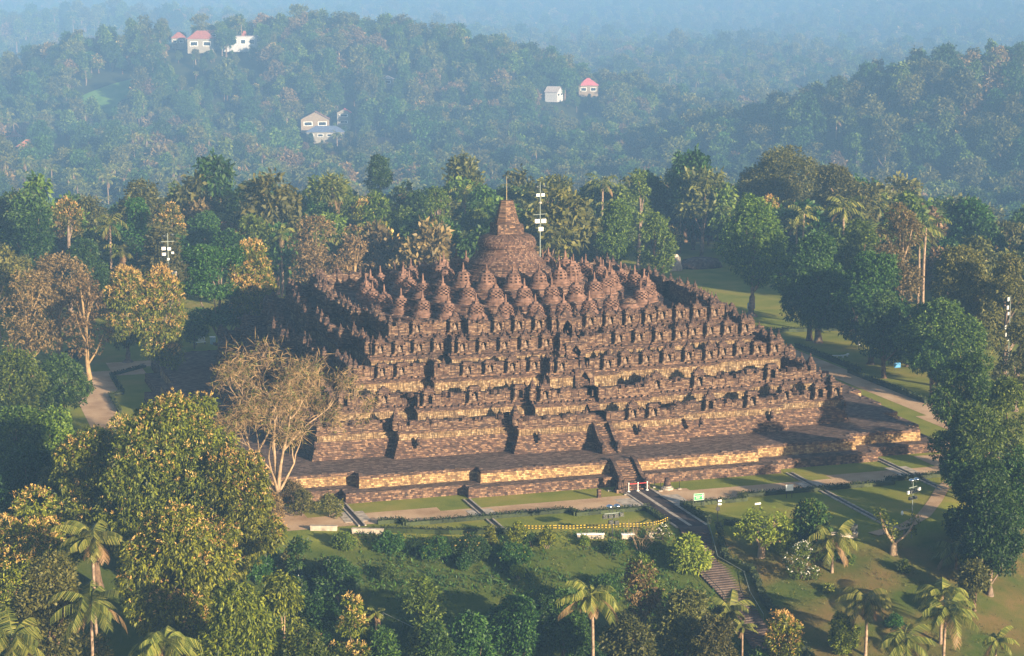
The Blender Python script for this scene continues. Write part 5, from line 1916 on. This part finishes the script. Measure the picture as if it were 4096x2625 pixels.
# rough growth on the banks
def rough(name, label, n, box, mats, seed, hgt, keep):
    rng = np.random.default_rng(seed)
    x = rng.uniform(box[0], box[1], n)
    y = rng.uniform(box[2], box[3], n)
    e = np.interp(x, EDGE_X, EDGE_Y)
    a0 = np.interp(-y, [-k[0] for k in LE], [k[1] for k in LE]) - 1.0
    b0 = np.interp(-y, iy, [k[1] for k in RE]) + 2.6
    ok = (y < e - 1.0) & ((x < a0) | (x > b0)) & keep(x, y, rng)
    x, y = x[ok], y[ok]
    P = np.stack([x, y, height(x, y) + hgt * rng.uniform(0.1, 0.9, len(x))], 1)
    V, F = tufts(rng, P, np.tile((0, 0, 1.0), (len(P), 1)), 4, hgt * 1.0, hgt * 0.3, 0.7, -0.1)
    o = put(np_mesh(name, V, F, [M[mats]]), name)
    return tag(o, label, kind='stuff')


rough('undergrowth', 'dark rough growth on the grass bank', 9000, (-56, -3, -122, -70), 'leaf_dark', 1, 0.55, lambda x, y, r: (np.sin(x * 0.45) + np.sin(y * 0.5 + x * 0.2) + r.normal(0, 0.7, len(x))) > -0.2)
rough('grass', 'rough grass on the slopes', 14000, (-56, 60, -125, -62), 'leaf_olive', 2, 0.26, lambda x, y, r: (np.sin(x * 0.3 + 1) + np.sin(y * 0.37) + r.normal(0, 0.8, len(x))) > 0.1)


# thicket of the hollow below the lawn
rng = np.random.default_rng(77)
BUSH = []
for k, lm in enumerate(('leaf_dark', 'leaf_dark', 'leaf_mid', 'leaf_olive', 'leaf_dark')):
    bl = crown_blobs(rng, 4.0, 0.0, 2.4, 11, 'dome')
    pts, outw = blob_points(rng, bl, 1.1 * 0.62 / 0.30 ** 2)
    V, F = tufts(rng, pts, outw, 6, 0.33, 0.15, 0.9, 0.2)
    BUSH.append(np_mesh('leaves', V, F, [M[lm]]))
n = 0
spots = []
while n < 46:
    x, y = rng.uniform(-56, -4), rng.uniform(-121, -74)
    if y > np.interp(x, EDGE_X, EDGE_Y) - 4.0 or (x > -8 and y > -100) or (-30 < x < -8 and -92 < y < -81) or (-46 < x < -38 and -104 < y < -90):
        continue
    if any(math.hypot(x - a, y - b) < 2.2 for a, b in spots):
        continue
    spots.append((x, y))
    k = int(rng.integers(0, 5))
    t = thing('bush', 'low %s bush in the thicket of the hollow below the front lawn' % ('dark green', 'dark green', 'mid green', 'olive', 'dark green')[k], 'bush', (x, y, hz(x, y) - 0.1), rng.uniform(0, 6.28), 'bushes of the hollow')
    o = put(BUSH[k], 'leaves', t)
    s = rng.uniform(0.55, 1.25)
    o.scale = (s, s, s * rng.uniform(0.7, 1.3))
    n += 1

# ------------------------------------------------------------------ woods of the plain
PROTO = []
for n, (k, H, W) in enumerate((('dark', 15, 12), ('green', 14, 11), ('olive', 17, 11), ('green', 18, 9), ('rust', 14, 12), ('dark', 19, 13), ('umbrella', 18, 14), ('wide', 20, 13), ('slender', 19, 7), ('gold', 13, 10))):
    cm, tm = make_tree_meshes(k, H, W, 300 + n, 0.78)
    PROTO.append((cm, tm, H, W, k))
print('proto faces', [len(p[0].polygons) for p in PROTO])

rng = np.random.default_rng(21)
LONG = {'pv': 260, 'fd': 200, 'mg': 200, 'wd': 200, 'bl': 200, 'pk': 160, 'or': 160, 'bs': 120, 'gr': 120, 'hw': 150, 'hb': 150, 'hl': 120}
YARDS = [(q[0], q[1], LONG.get(k_, 75)) for k_, q in SITE.items()]
OPEN = [(q[0], q[1] - 3, 10, 9) for k_, q in SITE.items() if k_ not in ('fd', 'mf')] + [(SITE['fd'][0], SITE['fd'][1], 34, 55), (SITE['mf'][0], SITE['mf'][1], 42, 24), (SITE['pv'][0] + 2, SITE['pv'][1] - 4, 18, 15)]


def clear(x, y):
    """open ground: temple precinct, lawns, fields and yards"""
    if -62 < x < 98 and y < 96:
        return False
    if 58 < x < 104 and y < 150:
        return False
    if y < 100 and x > -90 and x < 130 and y < 0:
        return False
    for cx, cy, rx, ry in OPEN:
        if ((x - cx) / rx) ** 2 + ((y - cy) / ry) ** 2 < 1:
            return False
    return True




def low_growth(x, y):
    """gardens on the near side of the houses carry only low plants"""
    for hx, hy, ln in YARDS:
        dx, dy = CX - hx, CY - hy
        L = math.hypot(dx, dy)
        u = ((x - hx) * dx + (y - hy) * dy) / L
        v = abs((x - hx) * dy - (y - hy) * dx) / L
        if -4 < u < ln and v < (8 if ln < 100 else 13) + u * 0.02:
            return 0.30 + 0.6 * max(0.0, u - 20) / ln
    return 1.0


# first the nearest ones, each a tree of its own
LABELS = {'dark': 'dark green tree in the wood around the temple', 'green': 'mid green tree in the wood around the temple', 'olive': 'olive tree in the wood around the temple', 'rust': 'rust tinted tree in the wood around the temple', 'umbrella': 'flat topped tree in the wood around the temple', 'wide': 'tall grey green open tree in the wood around the temple', 'slender': 'thin pale trunked tree in the wood around the temple', 'gold': 'yellow green tree in the wood around the temple'}
taken = [(x, y, wd * 0.5) for k, x, y, h, wd, l in TREES if math.hypot(x + 97, y + 312) > 330]
cnt = 0
tries = 0
while cnt < 205 and tries < 60000:
    tries += 1
    d = math.sqrt(rng.uniform(400 ** 2, 690 ** 2))
    a = R(17.44) + rng.uniform(-R(14.8), R(14.8))
    x, y = CX + d * math.sin(a), CY + d * math.cos(a)
    if not clear(x, y):
        continue
    k = int(rng.choice(10, p=[.2, .17, .13, .1, .06, .13, .04, .06, .05, .06]))
    cm, tm, H, W, kind = PROTO[k]
    s = rng.uniform(0.75, 1.2)
    if any((x - q[0]) ** 2 + (y - q[1]) ** 2 < (q[2] * 0.75 + W * s * 0.33) ** 2 for q in taken):
        continue
    taken.append((x, y, W * s * 0.5))
    t = thing('broadleaf_tree', LABELS[kind], 'tree', (x, y, hz(x, y) - 0.2), rng.uniform(0, 6.28), 'trees of the wood around the temple')
    tr, cr = put(tm, 'trunk', t), put(cm, 'crown', t)
    for o in (tr, cr):
        o.scale = (s, s, s * rng.uniform(0.9, 1.15) if o is tr else s)
    tr.scale = cr.scale
    cnt += 1
print('individual wood trees', cnt, tries)

# the far wood reads as one mass
pts, rot, scl, idx = [], [], [], []
KP = np.array([.17, .16, .13, .10, .07, .12, .05, .05, .04, .04, .07])
KP = KP / KP.sum()
for d0, d1, dens in ((420, 690, 1 / 70.0), (690, 1100, 1 / 75.0), (1100, 1800, 1 / 110.0), (1800, 2700, 1 / 190.0), (2700, 6000, 1 / 560.0)):
    area = R(38.0) * (d1 ** 2 - d0 ** 2) / 2
    n = int(area * dens)
    d = np.sqrt(rng.uniform(d0 ** 2, d1 ** 2, n))
    a = R(17.44) + rng.uniform(-R(19), R(19), n)
    X, Y = CX + d * np.sin(a), CY + d * np.cos(a)
    clump = np.sin(X / 37.0 + 2 * np.sin(Y / 71.0)) + np.sin(Y / 45.0 + X / 80.0)
    kk = rng.choice(11, n, p=KP)
    palm_zone = (np.sin(X / 120.0 + 1.0) + np.sin(Y / 150.0 + 2.0)) > 0.7
    kk = np.where(palm_zone & (rng.uniform(0, 1, n) < 0.45), 10, kk)
    pink = (np.sin(X / 60.0 + Y / 90.0) > 0.93)
    kk = np.where(pink & (rng.uniform(0, 1, n) < 0.5), 4, kk)
    for i in range(n):
        if not clear(X[i], Y[i]):
            continue
        if clump[i] < -1.5 and 600 < d[i] < 1250 and rng.uniform() < 0.8:
            continue
        if d[i] < 690:
            if any((X[i] - q[0]) ** 2 + (Y[i] - q[1]) ** 2 < (q[2] * 0.8 + 3.0) ** 2 for q in taken):
                continue
        pts.append((X[i], Y[i]))
        rot.append(rng.uniform(0, 6.28))
        s = rng.uniform(0.6, 1.25) * (1.0 + 0.3 * min(1.0, max(0.0, (d[i] - 600) / 500.0))) * (1.0 if d[i] < 2700 else 1.5) * low_growth(X[i], Y[i])
        scl.append((s, s, s * rng.uniform(0.85, 1.2)))
        idx.append(int(kk[i]))
pts = np.array(pts)
Z = height(pts[:, 0], pts[:, 1]) - 0.3
print('far trees', len(pts))
me = bpy.data.meshes.new('forest')
me.vertices.add(len(pts))
me.vertices.foreach_set('co', np.column_stack([pts, Z]).astype(np.float32).ravel())
at = me.attributes.new('rot', 'FLOAT', 'POINT')
at.data.foreach_set('value', np.array(rot, np.float32))
at = me.attributes.new('scl', 'FLOAT_VECTOR', 'POINT')
at.data.foreach_set('vector', np.array(scl, np.float32).ravel())
at = me.attributes.new('idx', 'INT', 'POINT')
at.data.foreach_set('value', np.array(idx, np.int32))
me.update()
forest = put(me, 'forest')
tag(forest, kind='stuff')


def join_meshes(name, a, b, zoff=0.0):
    """one mesh of crown and trunk for the far wood"""
    nv = len(a.vertices)
    va = np.empty(nv * 3, np.float32)
    a.vertices.foreach_get('co', va)
    mb = MB()
    va = va.reshape(-1, 3) + (0, 0, zoff)
    mb.v = [tuple(v) for v in va.tolist()]
    mb.f = [tuple(p.vertices) for p in a.polygons]
    mb.m = [p.material_index for p in a.polygons]
    off = len(mb.v)
    k = len(a.materials)
    for v in b.vertices:
        mb.v.append(tuple(v.co))
    for p in b.polygons:
        mb.f.append(tuple(off + q for q in p.vertices))
        mb.m.append(k)
    return mb.mesh(name, list(a.materials) + list(b.materials))


FARP = []
for n, (k, H, W) in enumerate((('dark', 15, 12), ('green', 14, 11), ('olive', 17, 11), ('green', 18, 9), ('rust', 14, 12), ('dark', 19, 13), ('umbrella', 18, 14), ('wide', 20, 13), ('slender', 19, 7), ('gold', 13, 10))):
    cm, tm = make_tree_meshes(k, H, W, 400 + n, 1.25)
    FARP.append(join_meshes('wood_tree', cm, tm))
FARP.append(join_meshes('wood_palm', palm_crown(90, 4.4, 14, 8, 1.0, 0.4, 2), palm_trunk(91, 14.0, 0.26), 14.0))
ng = bpy.data.node_groups.new('forest_scatter', 'GeometryNodeTree')
ng.interface.new_socket('Geometry', in_out='INPUT', socket_type='NodeSocketGeometry')
ng.interface.new_socket('Geometry', in_out='OUTPUT', socket_type='NodeSocketGeometry')
gi = ng.nodes.new('NodeGroupInput')
go = ng.nodes.new('NodeGroupOutput')
jn = ng.nodes.new('GeometryNodeJoinGeometry')
na_ = ng.nodes.new('GeometryNodeInputNamedAttribute')
na_.data_type = 'INT'
na_.inputs['Name'].default_value = 'idx'
nr_ = ng.nodes.new('GeometryNodeInputNamedAttribute')
nr_.data_type = 'FLOAT'
nr_.inputs['Name'].default_value = 'rot'
ns_ = ng.nodes.new('GeometryNodeInputNamedAttribute')
ns_.data_type = 'FLOAT_VECTOR'
ns_.inputs['Name'].default_value = 'scl'
cx = ng.nodes.new('ShaderNodeCombineXYZ')
ng.links.new(nr_.outputs['Attribute'], cx.inputs['Z'])
for k, fm in enumerate(FARP):
    ob = bpy.data.objects.new('wood_tree_source', fm)      # source mesh for the scatter, not itself placed
    oi = ng.nodes.new('GeometryNodeObjectInfo')
    oi.inputs['Object'].default_value = ob
    oi.inputs['As Instance'].default_value = True
    cmpn = ng.nodes.new('FunctionNodeCompare')
    cmpn.data_type = 'INT'
    cmpn.operation = 'EQUAL'
    ng.links.new(na_.outputs['Attribute'], cmpn.inputs[2])
    cmpn.inputs[3].default_value = k
    ip = ng.nodes.new('GeometryNodeInstanceOnPoints')
    ng.links.new(gi.outputs[0], ip.inputs['Points'])
    ng.links.new(cmpn.outputs[0], ip.inputs['Selection'])
    ng.links.new(oi.outputs['Geometry'], ip.inputs['Instance'])
    ng.links.new(cx.outputs[0], ip.inputs['Rotation'])
    ng.links.new(ns_.outputs['Attribute'], ip.inputs['Scale'])
    ng.links.new(ip.outputs[0], jn.inputs[0])
ng.links.new(jn.outputs[0], go.inputs[0])
md = forest.modifiers.new('scatter', 'NODES')
md.node_group = ng

# ------------------------------------------------------------------ houses in the mist
ROOFM = {c: plain('roof_' + c, v, 0.85, 0.2, var=0.15, scale=1.0) for c, v in {'red': (0.28, 0.10, 0.075), 'orange': (0.36, 0.14, 0.075), 'pink': (0.48, 0.13, 0.15), 'brown': (0.27, 0.15, 0.12), 'blue': (0.10, 0.13, 0.22), 'grey': (0.42, 0.37, 0.36)}.items()}
WALLM = {c: plain('wall_' + c, v, 0.85, 0.2, var=0.08, scale=0.8) for c, v in {'white': (0.24, 0.22, 0.19), 'cream': (0.23, 0.18, 0.13), 'grey': (0.40, 0.40, 0.42)}.items()}


def house(label, x, y, w, d, h, rh, roof, wall, kind='hip', rz=-0.3, wins=3, floors=1, z=None):
    k_ = max(1.0, (math.hypot(x + 97, y + 312) * HS[0] + HS[1]))
    w, d, h, rh = w * k_, d * k_, h * k_, rh * k_
    t = thing('house', label, 'house', (x, y, (hz(x, y) if z is None else z) + 2.0), rz)
    mb = MB()
    mb.box((0, 0, h / 2 - 1.5), (w, d, h + 3.0))
    if kind == 'gable':
        mb.face([(-w / 2, -d / 2, h), (w / 2, -d / 2, h), (0, -d / 2, h + rh)])
        mb.face([(w / 2, d / 2, h), (-w / 2, d / 2, h), (0, d / 2, h + rh)])
    mb.build('wall', WALLM[wall], t)
    e = 0.7
    mb = MB()
    if kind == 'hip':
        a = [(-w / 2 - e, -d / 2 - e, h), (w / 2 + e, -d / 2 - e, h), (w / 2 + e, d / 2 + e, h), (-w / 2 - e, d / 2 + e, h)]
        k = max(0.0, w / 2 - d / 2)
        b = [(-k - 0.05, -0.05, h + rh), (k + 0.05, -0.05, h + rh), (k + 0.05, 0.05, h + rh), (-k - 0.05, 0.05, h + rh)]
        mb.loft([[(q[0], q[1], q[2] - 0.15) for q in a], a, b], [0], cap_top=0, cap_bottom=0)
    elif kind == 'gable':
        for s in (-1, 1):
            mb.face([(s * (w / 2 + e), -d / 2 - e, h - 0.35), (0, -d / 2 - e, h + rh + 0.1), (0, d / 2 + e, h + rh + 0.1), (s * (w / 2 + e), d / 2 + e, h - 0.35)])
            mb.face([(s * (w / 2 + e), -d / 2 - e, h - 0.55), (0, -d / 2 - e, h + rh - 0.1), (0, d / 2 + e, h + rh - 0.1), (s * (w / 2 + e), d / 2 + e, h - 0.55)])
    elif kind == 'shed':
        mb.box((0, 0, h + 0.15), (w + 2 * e, d + 2 * e, 0.3))
    elif kind == 'joglo':
        a = [(-w / 2 - e, -d / 2 - e, h), (w / 2 + e, -d / 2 - e, h), (w / 2 + e, d / 2 + e, h), (-w / 2 - e, d / 2 + e, h)]
        mb.loft([a] + [[(q[0] * f, q[1] * f, h + rh * g_) for q in a] for f, g_ in ((0.5, 0.38), (0.22, 0.95), (0.16, 1.0))], [0], cap_top=0, cap_bottom=0)
    mb.build('roof', ROOFM[roof], t)
    for fl in range(floors):
        for k in range(wins):
            wx = -w / 2 + (k + 0.5) * w / wins
            fz = (fl + 0.55) * h / floors
            mb = MB()
            mb.box((wx, -d / 2 - 0.03, fz), (w / wins * 0.62, 0.08, h / floors * 0.42))
            o = mb.build('window', M['white'], t)
            mb = MB()
            mb.box((wx, -d / 2 - 0.08, fz), (w / wins * 0.52, 0.04, h / floors * 0.32))
            mb.build('pane', M['glass'], o)
    return t


house('white house with a dark red hipped roof on the village ridge', *SITE['hw'], 12, 8, 5.2, 3.6, 'red', 'white', wins=2)
t = house('large grey pillared house under a tall red roof on the village ridge', *SITE['hb'], 20, 9, 5.5, 1.2, 'grey', 'grey', 'shed', wins=5)
mb = MB()
mb.box((0, 2.0, 7.5), (10, 6, 4))
mb.build('upper_floor', WALLM['grey'], t)
mb = MB()
mb.loft([[(-5.5, -1.5, 9.4), (5.5, -1.5, 9.4), (5.5, 5.5, 9.4), (-5.5, 5.5, 9.4)], [(-2, 1, 11.2), (2, 1, 11.2), (2, 3, 11.2), (-2, 3, 11.2)], [(-1, 1.6, 14.5), (1, 1.6, 14.5), (1, 2.4, 14.5), (-1, 2.4, 14.5)]], [0], cap_top=0, cap_bottom=0)
mb.build('upper_roof', ROOFM['red'], t)
mb = MB()
mb.lathe([(1.3, 0), (1.3, 10), (1.9, 10.4), (1.9, 11.2)], 12, (9.5, -4.5, 0))
mb.build('tower', WALLM['white'], t)
house('small red roofed hut at the left end of the village ridge', *SITE['hl'], 6, 5, 3.4, 2.6, 'red', 'white', wins=2)
house('long orange roofed stall above the white ridge house', *SITE['ho'], 12, 4, 2.6, 1.4, 'orange', 'cream', 'hip', wins=4, z=hz(*SITE['ho']) + 2.5)
house('house with an orange roof at the left frame edge', *SITE['or'], 15, 8, 4.0, 4.0, 'orange', 'cream', 'gable', rz=1.25, wins=3)
house('red tiled cluster house hidden in trees at the upper left', *SITE['rt'], 10, 7, 4, 3, 'orange', 'cream', 'hip', wins=3)
house('cream gabled house in the middle of the misty plain', *SITE['mg'], 13, 9, 4.6, 3.4, 'brown', 'cream', 'gable', rz=-0.2, wins=2)
house('white house with a pink dormer beside a palm in the misty plain', *SITE['wd'], 6, 6, 6.0, 1.6, 'pink', 'white', 'gable', rz=-0.3, wins=1, floors=2)
house('low house with a long blue roof in the misty plain', *SITE['bl'], 17, 8, 3.4, 2.6, 'blue', 'white', 'hip', wins=4)
house('house with a bright pink roof far right in the mist', *SITE['pk'], 9, 8, 4.2, 3.2, 'pink', 'cream', 'hip', wins=2)
house('grey roofed house left of the bright pink roof', *SITE['gr'], 8, 6, 3.2, 2.2, 'grey', 'grey', 'gable', rz=0.9, wins=2)
house('tiny white house in the haze above the plain', *SITE['tw'], 5, 5, 3.0, 1.6, 'grey', 'white', 'hip', wins=1)
house('brown tiled house half hidden behind the left of the stupa', *SITE['bs'], 9, 7, 3.4, 2.6, 'brown', 'white', 'hip', wins=2)
house('brown thatched house right of the fan palm in the mist', *SITE['th'], 8, 7, 3.2, 3.2, 'brown', 'cream', 'gable', rz=0.7, wins=2)
house('small blue grey shed left of the tall fan palm', *SITE['sh'], 7, 5, 2.6, 1.4, 'blue', 'grey', 'gable', wins=2)

# open pavilion on its terrace
t = thing('pavilion', 'open red roofed pavilion on a pale terrace at the left frame edge', 'pavilion', (*SITE['pv'], hz(*SITE['pv'])), -0.3)
mb = MB()
mb.box((0, 0, 0.2), (16, 12, 1.4))
mb.build('terrace', WALLM['cream'], t)
for sx in (-4, -1.4, 1.4, 4):
    for sy in (-3.2, 3.2):
        mb = MB()
        mb.box((sx, sy, 2.6), (0.4, 0.4, 3.8))
        mb.build('pillar', M['white'], t)
mb = MB()
a = [(-6.2, -5.2, 4.3), (6.2, -5.2, 4.3), (6.2, 5.2, 4.3), (-6.2, 5.2, 4.3)]
mb.loft([[(q[0], q[1], q[2] - 0.2) for q in a], a] + [[(q[0] * f, q[1] * f, z) for q in a] for f, z in ((0.42, 6.0), (0.16, 9.4), (0.10, 9.6))], [0], cap_top=0, cap_bottom=0)
mb.build('roof', ROOFM['red'], t)
mb = MB()
mb.box((12, -1.0, 0.8), (7, 5, 3.4))
tag(mb.build('terrace_wall', WALLM['cream'], loc=(*SITE['pv'], hz(*SITE['pv'])), rz=-0.3), 'pale retaining wall right of the red roofed pavilion', 'wall')
# fields and the raised lane
for nm, lst in (('field', ((SITE['fd'][0], SITE['fd'][1], 30, 50), (SITE['mf'][0], SITE['mf'][1], 50, 26))),):
    mb = MB()
    for cx, cy, rx, ry in lst:
        nn = 28
        for k in range(nn):
            for j in range(5):
                q = []
                for kk, jj in ((k, j), (k + 1, j), (k + 1, j + 1), (k, j + 1)):
                    a = 2 * math.pi * kk / nn
                    x, y = cx + rx * jj / 5 * math.cos(a), cy + ry * jj / 5 * math.sin(a)
                    q.append((x, y, hz(x, y) + 0.35))
                mb.face(q[::-1] if False else q, 0)
    tag(mb.build('field', lawn_mat('paddy_field', (0.06, 0.13, 0.03), (0.10, 0.20, 0.05), (0.16, 0.24, 0.08), 0.05)), kind='structure')
mb = MB()
for k in range(16):
    x = SITE['fd'][0] - 24 + 3.4 * k
    y = SITE['fd'][1] + 4 + 0.3 * k
    mb.box((x + 1.6, y, hz(x, y) + 0.9), (3.3, 2.0, 0.9), 0.1)
tag(mb.build('lane_wall', WALLM['cream']), 'low pale wall of the lane crossing the green field', 'wall')

# ------------------------------------------------------------------ air
m, nt = new_mat('haze_air')
pv = nt.nodes.new('ShaderNodeVolumePrincipled')
pv.inputs['Color'].default_value = HAZE_COL + (1.0,)
pv.inputs['Density'].default_value = HAZE_D
pv.inputs['Anisotropy'].default_value = -0.15
mo = nt.nodes.new('ShaderNodeOutputMaterial')
nt.links.new(pv.outputs[0], mo.inputs['Volume'])
mb = MB()
zt = 96.0
mb.box((0, 0, (zt - 45) / 2), (30000, 30000, zt + 45))
hz_o = mb.build('haze', m)
hz_o.location = (0, 5000, 0)
tag(hz_o, kind='stuff')

# ------------------------------------------------------------------ light, air, camera
SUN_EL, SUN_AZ = R(13.5), R(25.0)      # azimuth from the -Y axis towards +X
sd = Vector((math.sin(SUN_AZ) * math.cos(SUN_EL), -math.cos(SUN_AZ) * math.cos(SUN_EL), math.sin(SUN_EL)))
sl = bpy.data.lights.new('sun', 'SUN')
sl.energy = 5.0
sl.angle = R(0.6)
sl.color = (1.0, 0.80, 0.54)
so = bpy.data.objects.new('sun', sl)
COL.objects.link(so)
so.rotation_euler = sd.to_track_quat('Z', 'Y').to_euler()
so.location = (200, -300, 300)

w = bpy.data.worlds.new('World')
SC.world = w
w.use_nodes = True
nt = w.node_tree
nt.nodes.clear()
sky = nt.nodes.new('ShaderNodeTexSky')
sky.sky_type = 'NISHITA'
sky.sun_disc = False
sky.sun_elevation = SUN_EL
sky.sun_rotation = math.atan2(sd.x, sd.y)
sky.air_density = 1.2
sky.dust_density = 1.0
bg = nt.nodes.new('ShaderNodeBackground')
bg.inputs['Strength'].default_value = 0.055
wo = nt.nodes.new('ShaderNodeOutputWorld')
nt.links.new(sky.outputs[0], bg.inputs[0])
nt.links.new(bg.outputs[0], wo.inputs[0])

cd = bpy.data.cameras.new('camera')
cam = bpy.data.objects.new('camera', cd)
COL.objects.link(cam)
cd.sensor_width = 36.0
cd.lens = 70.944
cd.clip_start = 1.0
cd.clip_end = 30000
yaw, pit, roll = CAMROT
fw = Vector((math.sin(yaw) * math.cos(pit), math.cos(yaw) * math.cos(pit), -math.sin(pit)))
ri = Vector((math.cos(yaw), -math.sin(yaw), 0))
up = ri.cross(fw)
r2 = ri * math.cos(roll) + up * math.sin(roll)
u2 = -ri * math.sin(roll) + up * math.cos(roll)
mt = Matrix((r2, u2, -fw)).transposed().to_4x4()
mt.translation = Vector(CAMPOS)
cam.matrix_world = mt
SC.camera = cam

SC.view_settings.view_transform = 'Standard'
SC.view_settings.look = 'None'
SC.view_settings.exposure = EXPOSURE
SC.view_settings.gamma = 1.0
SC.render.engine = 'CYCLES'
SC.cycles.use_denoising = True
SC.cycles.max_bounces = 6
SC.cycles.diffuse_bounces = 3
SC.cycles.transparent_max_bounces = 6
SC.cycles.volume_bounces = 1
SC.cycles.sample_clamp_indirect = 6.0
SC.render.film_transparent = False
